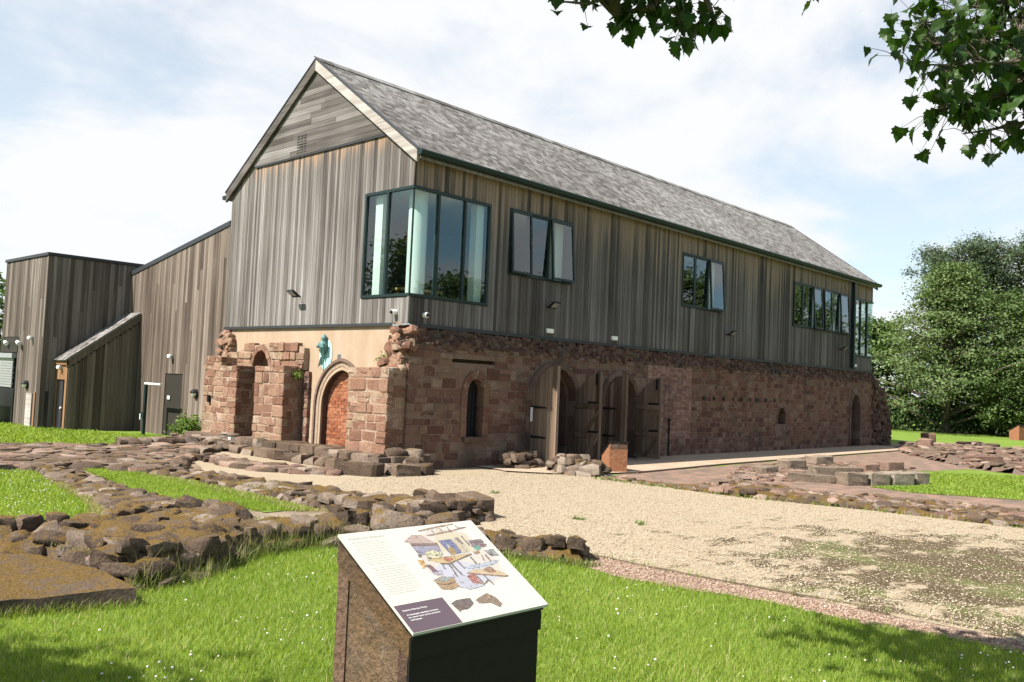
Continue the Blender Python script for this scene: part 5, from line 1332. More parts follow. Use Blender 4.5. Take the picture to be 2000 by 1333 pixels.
ART=[((0.78, 0.66, 0.62),[(0.2935,0.5044),(0.3548,0.5364),(0.4004,0.534),(0.4551,0.4654),(0.3199,0.485)]),
((0.6, 0.58, 0.7),[(0.3107,0.4715),(0.4503,0.4517),(0.4341,0.3892),(0.3111,0.4096)]),
((0.52, 0.36, 0.32),[(0.3134,0.4852),(0.4551,0.4654),(0.4519,0.4515),(0.3107,0.4715)]),
((0.93, 0.9, 0.72),[(0.3536,0.4185),(0.4026,0.4306),(0.4333,0.3974),(0.4064,0.3698),(0.3356,0.374)]),
((0.25, 0.24, 0.3),[(0.3485,0.3875),(0.3664,0.3845),(0.3559,0.3745),(0.344,0.3765)]),
((0.25, 0.24, 0.3),[(0.3946,0.3957),(0.4097,0.3932),(0.4031,0.3863),(0.391,0.3883)]),
((0.36, 0.38, 0.62),[(0.4719,0.4816),(0.5506,0.4803),(0.5435,0.3833),(0.4773,0.382)]),
((0.85, 0.78, 0.66),[(0.5524,0.4779),(0.5969,0.4841),(0.5952,0.3873),(0.5483,0.3825)]),
((0.45, 0.42, 0.48),[(0.5773,0.487),(0.5885,0.4875),(0.5939,0.442),(0.5845,0.4392)]),
((0.45, 0.42, 0.48),[(0.6189,0.4938),(0.6255,0.4929),(0.6243,0.4246),(0.6163,0.4237)]),
((0.84, 0.66, 0.22),[(0.4856,0.4215),(0.5163,0.4248),(0.5124,0.3843),(0.4835,0.381)]),
((0.8, 0.78, 0.8),[(0.4942,0.4449),(0.5125,0.4483),(0.5111,0.4298),(0.4901,0.4228)]),
((0.7, 0.55, 0.46),[(0.4096,0.5621),(0.5596,0.5804),(0.6351,0.5837),(0.6322,0.5774),(0.5523,0.5705),(0.4119,0.5555)]),
((0.66, 0.52, 0.46),[(0.4364,0.5267),(0.5955,0.5406),(0.691,0.554),(0.6909,0.5464),(0.5891,0.5319),(0.4444,0.5184)]),
((0.7, 0.66, 0.62),[(0.485,0.5559),(0.4898,0.5552),(0.4875,0.5299),(0.4819,0.5294)]),
((0.7, 0.66, 0.62),[(0.5368,0.5639),(0.5417,0.5632),(0.5408,0.5374),(0.535,0.5369)]),
((0.7, 0.66, 0.62),[(0.582,0.5665),(0.5869,0.5658),(0.5889,0.5415),(0.5831,0.541)]),
((0.7, 0.66, 0.62),[(0.6376,0.5722),(0.6427,0.5716),(0.6479,0.5465),(0.6419,0.546)]),
((0.5, 0.44, 0.48),[(0.6381,0.4566),(0.7177,0.4576),(0.7096,0.4027),(0.6324,0.4043)]),
((0.55, 0.16, 0.18),[(0.6589,0.4427),(0.7235,0.4459),(0.7223,0.4387),(0.6571,0.4357)]),
((0.55, 0.16, 0.18),[(0.6818,0.4221),(0.7234,0.4221),(0.7218,0.4146),(0.6806,0.415)]),
((0.38, 0.72, 0.62),[(0.6352,0.4102),(0.6687,0.4198),(0.669,0.3943),(0.6354,0.387)]),
((0.72, 0.56, 0.38),[(0.6089,0.3767),(0.65,0.3868),(0.6447,0.3709),(0.6099,0.3641)]),
((0.6, 0.4, 0.35),[(0.6378,0.3554),(0.6427,0.3545),(0.6312,0.3173),(0.6247,0.3184)]),
((0.6, 0.4, 0.35),[(0.6605,0.3537),(0.6665,0.3527),(0.6671,0.3091),(0.6583,0.3097)]),
((0.6, 0.62, 0.62),[(0.6767,0.3783),(0.7376,0.3834),(0.7373,0.3346),(0.6908,0.3403)]),
((0.4, 0.36, 0.4),[(0.6812,0.3607),(0.709,0.3625),(0.7119,0.343),(0.6857,0.3432)]),
((0.76, 0.79, 0.88),[(0.492,0.2954),(0.6022,0.304),(0.7175,0.3087),(0.6608,0.2856),(0.5116,0.2801)]),
((0.8, 0.8, 0.88),[(0.395,0.2626),(0.4521,0.2481),(0.5132,0.1711),(0.4206,0.1633),(0.3746,0.1911)]),
((0.86, 0.72, 0.48),[(0.3332,0.3705),(0.3643,0.377),(0.587,0.372),(0.4237,0.3332),(0.386,0.3418)]),
((0.42, 0.3, 0.22),[(0.383,0.3423),(0.4235,0.3328),(0.5902,0.3715),(0.5882,0.3652),(0.4218,0.326),(0.3809,0.3371)]),
((0.45, 0.38, 0.36),[(0.3864,0.3331),(0.3917,0.3321),(0.3875,0.3025),(0.3817,0.3028)]),
((0.45, 0.38, 0.36),[(0.4216,0.3257),(0.427,0.3247),(0.417,0.247),(0.4098,0.2465)]),
((0.45, 0.38, 0.36),[(0.434,0.3286),(0.4419,0.33),(0.4486,0.2526),(0.4398,0.2523)]),
((0.45, 0.38, 0.36),[(0.4758,0.336),(0.4832,0.3375),(0.491,0.2897),(0.4836,0.2891)]),
((0.45, 0.38, 0.36),[(0.5666,0.3528),(0.574,0.3545),(0.5753,0.3066),(0.567,0.3053)]),
((0.78, 0.36, 0.26),[(0.4282,0.3741),(0.4639,0.3641),(0.4667,0.3516),(0.4302,0.3419),(0.4198,0.3556)]),
((0.88, 0.75, 0.58),[(0.479,0.2605),(0.523,0.2721),(0.6319,0.2684),(0.6858,0.2063),(0.6675,0.2045)]),
((0.66, 0.46, 0.36),[(0.479,0.2605),(0.6681,0.2052),(0.6858,0.2063),(0.6824,0.2009),(0.6634,0.1997),(0.4765,0.2551)]),
((0.66, 0.42, 0.28),[(0.6031,0.2735),(0.6348,0.2719),(0.6373,0.2393),(0.6062,0.237),(0.575,0.2566)]),
((0.5, 0.44, 0.4),[(0.5132,0.2483),(0.5193,0.2472),(0.5201,0.1774),(0.5111,0.1773)]),
((0.5, 0.44, 0.4),[(0.551,0.2335),(0.5573,0.2315),(0.5697,0.1685),(0.5609,0.1686)]),
((0.5, 0.44, 0.4),[(0.5541,0.1997),(0.556,0.1955),(0.518,0.1771),(0.5153,0.1803)]),
((0.72, 0.34, 0.28),[(0.4645,0.2419),(0.5086,0.2492),(0.5086,0.2181),(0.506,0.184),(0.4634,0.1961)]),
((0.7, 0.53, 0.34),[(0.2805,0.2504),(0.3349,0.2625),(0.3879,0.2487),(0.3804,0.1899),(0.3276,0.1813),(0.2851,0.1942)]),
((0.62, 0.66, 0.68),[(0.2947,0.2521),(0.3465,0.2603),(0.3808,0.2481),(0.351,0.235),(0.3088,0.2356)]),
((0.4, 0.3, 0.22),[(0.2858,0.2308),(0.3266,0.2154),(0.3793,0.2238),(0.3779,0.2185),(0.3224,0.2096),(0.2851,0.2254)]),
((0.92, 0.68, 0.32),[(0.2811,0.3755),(0.3109,0.3763),(0.2991,0.3338),(0.2802,0.3276)]),
((0.5, 0.32, 0.22),[(0.3028,0.407),(0.3212,0.4099),(0.3175,0.3928),(0.303,0.3932)]),
((0.48, 0.2, 0.32),[(0.3025,0.3409),(0.3258,0.3414),(0.3374,0.3001),(0.3132,0.2961)]),
((0.75, 0.72, 0.82),[(0.3055,0.2945),(0.3618,0.2994),(0.348,0.2714),(0.3075,0.279)]),
((0.3, 0.21, 0.22),[(0.2723,0.1078),(0.3089,0.12),(0.3857,0.1181),(0.3799,0.0866),(0.3374,0.0657),(0.2812,0.0642)]),
((0.42, 0.27, 0.25),[(0.2748,0.0893),(0.3671,0.0894),(0.3374,0.0657),(0.2812,0.0642)]),
((0.52, 0.4, 0.3),[(0.4035,0.102),(0.4899,0.1277),(0.5147,0.0952),(0.5219,0.0561),(0.4957,0.0391),(0.4679,0.0718),(0.4091,0.0803)]),
((0.66, 0.52, 0.42),[(0.4899,0.1277),(0.5037,0.1059),(0.4632,0.0852),(0.4671,0.1093)])]

ART = [((.92, .88, .84), [(.29, .30), (.36, .215), (.50, .175), (.68, .20), (.70, .33), (.66, .52), (.50, .575), (.33, .50)]), ((.84, .84, .92), [(.31, .31), (.38, .225), (.50, .19), (.62, .20), (.64, .27), (.45, .36)]), ((.90, .84, .72), [(.40, .42), (.62, .38), (.66, .50), (.52, .56)])] + ART
lin = lambda c: tuple(.42 * x ** 2.1 for x in c)
r = random.Random(77); STROKE = []
for c, q in ART[3:]:
    xs_ = [p[0] for p in q]; ys_ = [p[1] for p in q]; A_ = (max(xs_) - min(xs_)) * (max(ys_) - min(ys_))
    for i in range(min(26, 3 + int(A_ * 9000))):                      # brush dabs inside each wash
        p = (r.uniform(min(xs_), max(xs_)), r.uniform(min(ys_), max(ys_)))
        if inside(p, q):
            s_, a_ = r.uniform(.003, .009), r.uniform(0, 3.1); f_ = r.uniform(.68, 1.22); dx, dy = s_ * math.cos(a_), s_ * math.sin(a_); w_ = r.uniform(.15, .4)
            STROKE.append((tuple(min(1, x * f_) for x in c), [(p[0] - dx + dy * w_, p[1] - dy - dx * w_), (p[0] + dx + dy * w_, p[1] + dy - dx * w_), (p[0] + dx - dy * w_, p[1] + dy + dx * w_), (p[0] - dx - dy * w_, p[1] - dy + dx * w_)]))
    for a, b in zip(q, q[1:] + q[:1]):                                # pen outline, broken
        a, b = Vector(a), Vector(b); L_ = (b - a).length
        if L_ < .004: continue
        d = (b - a) / L_; nn = Vector((-d.y, d.x)) * .0007
        for t0 in np.arange(0, L_, .016):
            if r.random() < .75:
                e0, e1 = a + d * t0, a + d * min(L_, t0 + r.uniform(.007, .015)); STROKE.append((tuple(x * .45 for x in c), [tuple(e0 - nn), tuple(e1 - nn), tuple(e1 + nn), tuple(e0 + nn)]))
flatpoly([(lin(c), q) for c, q in ART], 'illustration', pn)
il = flatpoly([(lin(c), q) for c, q in STROKE], 'pen_strokes', pn, .0012); il['kind'] = 'stuff'
V = [pp(a, b, .0004) for a, b in ((.004, .002), (.255, .002), (.255, .1500), (.004, .1500))]
Geo().add(V, [(0, 1, 2, 3)]).obj('dark_print_block', M['paneldark'], pn)
def text(s_, u, v, size, mat, name, parent):
    cu = bpy.data.curves.new('lettering', 'FONT'); cu.body = s_; cu.size = size
    ob = bpy.data.objects.new('lettering', cu); COL.objects.link(ob)
    bpy.context.view_layer.update()
    me = bpy.data.meshes.new_from_object(ob.evaluated_get(bpy.context.evaluated_depsgraph_get()))
    bpy.data.objects.remove(ob); bpy.data.curves.remove(cu)
    for w in me.vertices: w.co = pp(u + w.co.x, v + w.co.y, .0014)
    me.materials.clear(); return link(name, me, mat, parent)
text('Kitchens and Refectory', .030, .5505, .0195, M['ink'], 'lettering', pn)
text('Found at Norton Priory', .0276, .1130, .0125, M['whiteink'], 'lettering', pn)
for i, s_ in enumerate(('Archaeologists identified the kitchen', 'by a stone hearth and lots of broken', 'cooking pots.')):
    text(s_, .0315, .0885 - .0138 * i, .0108, M['whiteink'], 'lettering', pn)
r = random.Random(5); g = Geo()
for v0, v1, n_ in ((.5285, .390, 10), (.3655, .2115, 12)):
    for i in range(n_):
        v = v0 + (v1 - v0) * i / (n_ - 1); u = .034; ue = .034 + r.uniform(.145, .182) * (.8 if i == n_ - 1 else 1)
        while u < ue:
            l = r.uniform(.006, .022); q = [(u, v), (min(u + l, ue), v), (min(u + l, ue), v + .0036), (u, v + .0036)]
            g.add([pp(a, b, .0004) for a, b in q], [(0, 1, 2, 3)]); u += l + .0035
tl_ = g.obj('small_print', M['softink'], pn, kind='stuff')
def small_lectern(O, th, label, w=.44, d=.62, zl=.36, zh=.68):
    f = lectern_frame(O, th); t = thing('small_lectern', label, 'information sign', f(w / 2, d / 2, 0), 'small orange-brown lecterns')
    s_ = lambda a, b, dd: f(dd, a, b); sl_ = lambda h: zh + (zl - zh) * h / d
    Geo().prism([(0, -.03), (d, -.03), (d, sl_(d) - .03), (0, sl_(0) - .03)], s_, .02, w - .02).obj('body', M['corten'], t)
    Geo().prism([(-.003, sl_(0) - .16), (.012, sl_(0) - .16), (.012, sl_(0) - .03), (-.003, sl_(0) - .03)], s_, .03, w - .03).obj('rail', M['rust'], t)
    Geo().prism([(-.02, sl_(-.02) - .028), (d + .02, sl_(d + .02) - .028), (d + .02, sl_(d + .02)), (-.02, sl_(-.02))], s_, .0, w).obj('panel', M['iron'], t)
small_lectern((3.95, -2.24, .0), math.radians(-37), 'small orange-brown lectern with dark sloping top before the arched doors')
small_lectern((42.4, -1.1, 0), math.radians(-25), 'distant lectern at the far lawn edge under the dark hedge', .46, .6, .52, .86)

# ------------------------------------------------------------------ vegetation
def leaf_faces(C, Nn, size, asp, seed, bend=.25):
    """diamond-shaped folded leaves: centres C, normals Nn, lengths size"""
    g_ = np.random.default_rng(seed); n = len(C)
    Nn = Nn / (np.linalg.norm(Nn, axis=1, keepdims=True) + 1e-9)
    t = g_.normal(size=(n, 3)); t -= Nn * (t * Nn).sum(1, keepdims=True); t /= (np.linalg.norm(t, axis=1, keepdims=True) + 1e-9)
    b = np.cross(Nn, t); s = np.asarray(size).reshape(-1, 1) * np.ones((n, 1)); w = s * asp
    P = np.stack([C - t * s * .5, C + b * w * .5 + Nn * s * bend * .4, C + t * s * .5 - Nn * s * bend * .3, C - b * w * .5 + Nn * s * bend * .4], 1).reshape(-1, 3)
    i = np.arange(n)[:, None] * 4
    return P, np.concatenate([i + np.array([[0, 1, 2]]), i + np.array([[0, 2, 3]])], 1).reshape(-1, 3)
def tree(name, label, cat, base, H_, R_, seed, mat, nl=40, spray=26, ls=.30, z0=.12, prof=None, flat=.35, sr=.8, droop=-.05, group=None, tr=None, asp=.55, up=.35, sub=5, lean=(0, 0)):
    r = random.Random(seed); g_ = np.random.default_rng(seed); bx, by, bz = base
    root = thing(name, label, cat, base, group)
    prof = prof or (lambda t: math.sin(math.pi * min(1, (t * .82 + .18))) ** .7)
    tr = tr or H_ * .022
    wood_ = Geo(); pts = [Vector((bx + lean[0] * t * H_ + .12 * math.sin(t * 5 + seed), by + lean[1] * t * H_ + .12 * math.cos(t * 4 + seed), bz - .1 + t * H_ * .96)) for t in np.linspace(0, 1, 9)]
    wood_.tube(pts, [tr * (1.25 - t * 1.15) for t in np.linspace(0, 1, 9)], 9)
    wood_.obj('trunk', M['bark'], root, True)
    limbs = Geo(); C = []; Nn = []
    for i in range(nl):
        t = z0 + (1 - z0) * ((i + r.random()) / nl) ** .9 * .97
        a = i * 2.399 + r.uniform(-.5, .5); L_ = max(.3, R_ * prof(t) * r.uniform(.62, 1.22))
        k_ = min(8, int(t * 8)); st_ = pts[k_].lerp(pts[min(8, k_ + 1)], t * 8 - k_)
        d = Vector((math.cos(a), math.sin(a), 0)); e = []
        for s_ in np.linspace(0, 1, 5):
            e.append(st_ + d * (L_ * s_) + Vector((r.uniform(-.08, .08), r.uniform(-.08, .08), 1)) * (L_ * (up * s_ + droop * s_ * s_)) * Vector((1, 1, 1)).length / 1.732)
        limbs.tube(e, [max(.012, tr * .42 * (1 - t * .6) * (1 - .85 * s_)) for s_ in np.linspace(0, 1, 5)], 5, False)
        for j in range(sub):
            q = .30 + .70 * (j + r.random()) / sub
            kk = min(3, int(q * 4)); c = e[kk].lerp(e[kk + 1], q * 4 - kk)
            sd_ = Vector((-d.y, d.x, 0)) * r.choice((-1, 1)) * r.uniform(.15, .8) * sr * (1.3 - .5 * q)
            c2 = c + sd_ + Vector((0, 0, r.uniform(-.2, .3) * sr))
            limbs.tube([c, c2], [.02, .008], 4, False)
            rr = sr * r.uniform(.6, 1.15); m_ = int(spray * r.uniform(.6, 1.3))
            o_ = g_.normal(size=(m_, 3)) * np.array([rr * .55, rr * .55, rr * .55 * flat]); o_[:, 2] -= (o_[:, 0] ** 2 + o_[:, 1] ** 2) * .12 / max(rr, .1)
            C.append(o_ + np.array(c2)); Nn.append(g_.normal(size=(m_, 3)) * .55 + np.array([0, 0, .9]) + np.array(d) * .3)
    limbs.obj('branches', M['bark'], root)
    C = np.vstack(C); Nn = np.vstack(Nn)
    V, F = leaf_faces(C, Nn, ls * g_.uniform(.6, 1.3, len(C)), asp, seed)
    link('crown', npmesh('crown', V, F), M[mat], root)
    return root
cone = lambda t: max(.06, (1 - t) ** .75)
broad = lambda t: max(.12, math.sin(math.pi * min(1, .22 + .78 * t)) ** .6)
tree('broadleaf_tree', 'pale layered tree with spreading horizontal sprays next to the far building corner', 'tree', (47.6, 4.1, 0), 11.0, 6.9, 201, 'tree_light', 110, 54, .20, .02, lambda t: max(.05, (1.04 - t) ** .95), .25, .95, -.10, 'trees beyond the far lawn', up=.42, sub=6)
tree('pine_tree', 'tall dark pine rising behind the pale layered tree', 'tree', (53.6, 5.5, 0), 12.9, 3.0, 202, 'tree_dark', 84, 84, .22, .30, lambda t: .55 + .4 * math.sin(t * 9), .6, .75, .0, 'trees beyond the far lawn', asp=.35)
tree('pine_tree', 'tall dark pine at the right edge of the tree line', 'tree', (55.6, 2.0, 0), 13.4, 3.6, 203, 'tree_dark', 90, 84, .22, .28, lambda t: .65 + .35 * math.sin(t * 8 + 1), .6, .8, .0, 'trees beyond the far lawn', asp=.35)
tree('broadleaf_tree', 'rounded mid-green bushy tree low in front of the pines', 'tree', (48.4, .4, 0), 5.4, 3.6, 204, 'tree_mid', 60, 66, .22, .03, broad, .5, .75, -.02, 'trees beyond the far lawn', sub=6)
tree('broadleaf_tree', 'full mid-green tree between the pale layered tree and the right pine', 'tree', (51.0, 2.4, 0), 9.4, 3.9, 207, 'tree_mid', 70, 46, .20, .08, broad, .5, .85, -.02, 'trees beyond the far lawn', sub=6)
tree('broadleaf_tree', 'mid-green tree behind the hedge outside the rightmost pine', 'tree', (51.0, -2.5, 0), 7.5, 3.8, 205, 'tree_mid', 52, 40, .34, .08, broad, .5, .8, 0, 'trees beyond the far lawn')
tree('broadleaf_tree', 'shaded mid-green tree filling the gap behind the building end', 'tree', (52.0, 10.5, 0), 7.6, 4.2, 206, 'tree_mid', 52, 40, .36, .08, broad, .5, .8, 0, 'trees beyond the far lawn')
def hedge(name, label, pts, w, h, seed, mat, n, ls, group=None):
    g_ = np.random.default_rng(seed); root = thing(name, label, 'hedge', (*pts[0], 0), group)
    P = np.array(pts, float); seg = np.linalg.norm(np.diff(P, axis=0), axis=1); cum = np.concatenate([[0], np.cumsum(seg)])
    d = g_.uniform(0, cum[-1], n); x = np.interp(d, cum, P[:, 0]); y = np.interp(d, cum, P[:, 1])
    hh = h * (.82 + .22 * np.sin(d * .9 + seed) * np.sin(d * .37)); a = g_.uniform(0, math.pi, n)
    rad = np.sqrt(g_.uniform(.35, 1, n)); dx = np.cos(a) * rad * w / 2; z = np.sin(a) ** .55 * rad * hh
    T = np.gradient(P, axis=0)[0]; T /= np.linalg.norm(T); nx_, ny_ = -T[1], T[0]
    C = np.stack([x + nx_ * dx + g_.normal(0, .1, n), y + ny_ * dx + g_.normal(0, .1, n), np.maximum(.05, z + g_.normal(0, .08, n))], 1)
    Nn = np.stack([nx_ * dx, ny_ * dx, z * .6], 1) + g_.normal(0, .7, (n, 3))
    V, F = leaf_faces(C, Nn, ls * g_.uniform(.6, 1.3, n), .55, seed)
    link('foliage', npmesh('foliage', V, F), M[mat], root)
    g = Geo()
    for i in range(int(cum[-1] / .8)):
        q = (i + .5) * .8; g.tube([(np.interp(q, cum, P[:, 0]), np.interp(q, cum, P[:, 1]), 0), (np.interp(q, cum, P[:, 0]) + g_.normal(0, .2), np.interp(q, cum, P[:, 1]), h * .7)], [.05, .02], 5)
    g.obj('stems', M['bark'], root)
hedge('hedge', 'dark dense laurel hedge in deep shade under the far trees', [(46.5, 14), (47.3, 8), (48.6, 4), (52, 0), (55, -5)], 2.6, 2.3, 211, 'hedge', 9000, .34)
tree('broadleaf_tree', 'sliver of tree just showing past the flat-roofed block', 'tree', (-.6, 27.0, 0), 6.0, 2.6, 221, 'tree_mid', 34, 30, .30, .1, broad, .5, .7)
# trees that stand outside the frame and show only in the window glass or as shade
for i, (x, y, h_, r_, m_, lb) in enumerate((
        (-19, 21, 9.5, 4.4, 'tree_mid', 'tall tree reflected in the gable corner glazing'), (-25, 15, 10.5, 4.8, 'tree_dark', 'dark tree reflected in the gable corner glazing'),
        (-14.5, 27, 9.0, 4.0, 'tree_mid', 'rounded tree far behind the flat-roofed block'),
        (27, -27, 8.6, 4.6, 'tree_mid', 'tree reflected low in the corner glazing of the long front'), (20, -30, 8.0, 4.2, 'tree_dark', 'dark tree reflected low in the three-light window'),
        (36, -25, 10.5, 5.0, 'tree_mid', 'broad tree reflected in the lone middle window'), (45, -21, 11.0, 5.0, 'tree_light', 'pale tree reflected in the paired windows'),
        (54, -17, 11.5, 5.0, 'tree_light', 'second pale tree reflected in the paired windows'), (63, -12, 12.0, 5.0, 'tree_mid', 'tree reflected in the far corner glazing'))):
    tree('broadleaf_tree', lb, 'tree', (x, y, 0), h_, r_, 230 + i, m_, 34, 52, .36, .1, broad, .55, 1.0, 0, 'trees around the grounds')
tree('broadleaf_tree', 'tree outside the near left corner that shades the front lawn', 'tree', (-15.5, -7.65, 0), 6.9, 2.25, 241, 'sycamore', 36, 30, .17, .55, broad, .6, .6, 0, 'trees around the grounds', asp=.8)
# small shrub by the wing door and weeds
def shrub(name, label, c, R_, h, n, ls, seed, mat='shrub', cat='shrub', group=None):
    g_ = np.random.default_rng(seed); root = thing(name, label, cat, c, group); g = Geo()
    C = []; Nn = []
    for i in range(max(4, n // 40)):
        a = g_.uniform(0, 6.28); t = g_.uniform(.2, 1); e = Vector(c) + Vector((math.cos(a) * R_ * t, math.sin(a) * R_ * t, h * g_.uniform(.55, 1.0) * (1.1 - .5 * t)))
        g.tube([c, Vector(c).lerp(e, .5) + Vector((0, 0, h * .12)), e], [.012, .008, .003], 4, False)
        for s_ in np.linspace(.35, 1, 40):
            p = Vector(c).lerp(e, s_) + Vector((0, 0, h * .12 * 4 * s_ * (1 - s_)))
            C.append(np.array(p) + g_.normal(0, ls * .9, 3)); Nn.append(g_.normal(0, .6, 3) + np.array([0, 0, .8]))
    g.obj('stems', M['bark'], root)
    C = np.array(C); C[:, 2] = np.maximum(C[:, 2], c[2] + .01)
    V, F = leaf_faces(C, np.array(Nn), ls * g_.uniform(.6, 1.3, len(C)), .6, seed); link('foliage', npmesh('foliage', V, F), M[mat], root)
shrub('shrub', 'bright leafy shrub against the timber wing beside the sunlit pier', (-.45, 8.15, 0), .62, .78, 900, .085, 251)
shrub('weed', 'tuft of weeds rooted on the left pier ledge', (-.35, 6.5, 1.97), .22, .18, 220, .05, 252, group='weeds on the masonry', cat='weed')
shrub('weed', 'green weed growing at the ragged masonry corner under the timbers', (-.10, .62, 2.10), .16, .26, 180, .05, 253, group='weeds on the masonry', cat='weed')
shrub('weed', 'weed trailing beside the middle pier', (-.25, 3.42, 1.72), .14, .2, 160, .045, 254, group='weeds on the masonry', cat='weed')
for i, (x, y) in enumerate(((-1.0, -3.6), (-2.0, -6.2), (-1.6, -6.9))):
    shrub('weed', ('small green weed on the gravel, alone nearest the doors', 'small weed on the open gravel, farther of a close pair', 'small weed on the open gravel, nearer of a close pair')[i], (x, y, .0), .13, .04, 90, .022, 260 + i, group='weeds on the gravel', cat='weed')

# ------------------------------------------------------------------ the sycamore that hangs into the picture
def sycamore_leaf():
    out = [(0, 0), (.14, .0), (.40, -.06), (.40, .10), (.54, .26), (.42, .36), (.46, .56), (.30, .54), (.24, .70), (.13, .80), (0, 1.0)]
    o2 = out + [(-x, y) for x, y in reversed(out[1:-1])]
    V = [(x, y - .05, .30 * abs(x) ** 1.3 - .42 * (y - .35) ** 2 + .08 * x) for x, y in o2] + [(0, .35, .03)]
    n = len(o2); F = [(i, (i + 1) % n, n) for i in range(n)]
    V += [(-.012, 0, .0), (.012, 0, .0), (.0, -.45, .10)]; F.append((n + 1, n + 3, n + 2))
    return pymesh('leaf', V, F, True)
SY = thing('sycamore_tree', 'sycamore overhanging the camera with dark lobed leaves against the sky', 'tree', (-4.6, -17.2, 0))
tk = [(-4.6, -17.2, -.1), (-4.65, -17.1, 1.2), (-4.75, -16.9, 2.6), (-4.85, -16.6, 4.4), (-5.0, -16.3, 6.4), (-5.2, -16.0, 8.2)]
Geo().tube(tk, [.36, .30, .27, .23, .17, .06], 12).obj('trunk', M['bark'], SY, True)
LIMBS = {
 'a': [(-4.78, -16.8, 3.1), (-4.75, -15.2, 3.75), (-4.95, -13.8, 4.15), (-5.32, -12.606, 4.26), (-5.516, -12.393, 4.209), (-5.551, -12.348, 4.113), (-5.611, -12.282, 4.08), (-5.739, -12.147, 4.101), (-5.885, -11.989, 4.076), (-5.938, -11.932, 4.072)],
 'b': [(-4.95, -13.8, 4.13), (-5.3, -13.1, 4.0), (-5.644, -12.672, 3.885), (-5.825, -12.47, 3.775), (-5.917, -12.365, 3.668), (-6.013, -12.258, 3.61), (-6.091, -12.173, 3.584), (-6.187, -12.067, 3.541)],
 'c': [(-4.95, -13.8, 4.17), (-5.0, -12.9, 4.5), (-5.058, -12.465, 4.523), (-5.201, -12.303, 4.384), (-5.32, -12.173, 4.36), (-5.414, -12.066, 4.258)],
 'd': [(-4.85, -16.5, 4.5), (-5.8, -14.6, 5.0), (-6.6, -12.9, 4.95), (-7.25, -11.6, 4.7), (-7.573, -11.073, 4.188), (-7.587, -11.046, 4.013), (-7.603, -11.026, 3.972), (-7.686, -10.936, 3.946), (-7.74, -10.877, 3.923)],
 'e': [(-7.25, -11.6, 4.7), (-7.44, -11.2, 4.45), (-7.451, -11.061, 4.238), (-7.424, -11.071, 3.98), (-7.41, -11.082, 3.91), (-7.396, -11.092, 3.858)],
 'f': [(-7.25, -11.6, 4.7), (-7.8, -11.1, 4.55), (-7.904, -10.86, 4.096), (-7.953, -10.798, 3.98)],
 'g': [(-6.6, -12.9, 4.95), (-6.7, -11.9, 4.7), (-6.608, -11.535, 4.418), (-6.602, -11.528, 4.261)],
 'h': [(-7.25, -11.6, 4.7), (-8.0, -10.95, 4.75), (-8.7, -10.6, 4.85), (-9.2, -10.4, 5.1)],
 'i': [(-4.95, -13.8, 4.1), (-5.1, -13.2, 3.95), (-5.537, -12.748, 3.83)] + [(-5.752, -12.457, 3.522), (-5.897, -12.299, 3.467), (-6.001, -12.186, 3.439)],
 'l': [(-7.8, -11.1, 4.55)] + [(-7.877, -10.962, 4.105), (-7.887, -10.941, 3.964), (-7.97, -10.849, 3.908), (-8.095, -10.716, 3.917)],
 'm': [(-7.25, -11.6, 4.7)] + [(-7.671, -10.897, 4.203), (-7.67, -10.885, 4.028), (-7.631, -10.917, 3.898), (-7.704, -10.843, 3.938), (-7.732, -10.811, 3.907)],
 'n': [(-7.25, -11.6, 4.7)] + [(-7.334, -11.259, 4.224), (-7.362, -11.216, 4.047), (-7.312, -11.258, 3.889), (-7.346, -11.226, 3.96), (-7.415, -11.14, 3.795)],
 'j': [(-4.95, -13.8, 4.2)] + [(-5.104, -12.646, 4.661), (-5.342, -12.379, 4.48), (-5.496, -12.209, 4.41), (-5.63, -12.063, 4.369), (-5.825, -11.845, 4.233)],
 'k': [(-4.95, -13.8, 4.12)] + [(-5.7, -12.76, 3.909), (-5.883, -12.563, 3.868), (-5.962, -12.475, 3.833), (-6.145, -12.277, 3.791), (-6.412, -11.992, 3.789)]}
for k_, p in LIMBS.items():
    n_ = len(p); r0 = {'a': .085, 'd': .10}.get(k_, .030)
    Geo().tube(p, [max(.004, r0 * (1 - i / (n_ - 1)) ** 1.3 + .004) for i in range(n_)], 7).obj('branch', M['bark'], SY, True)
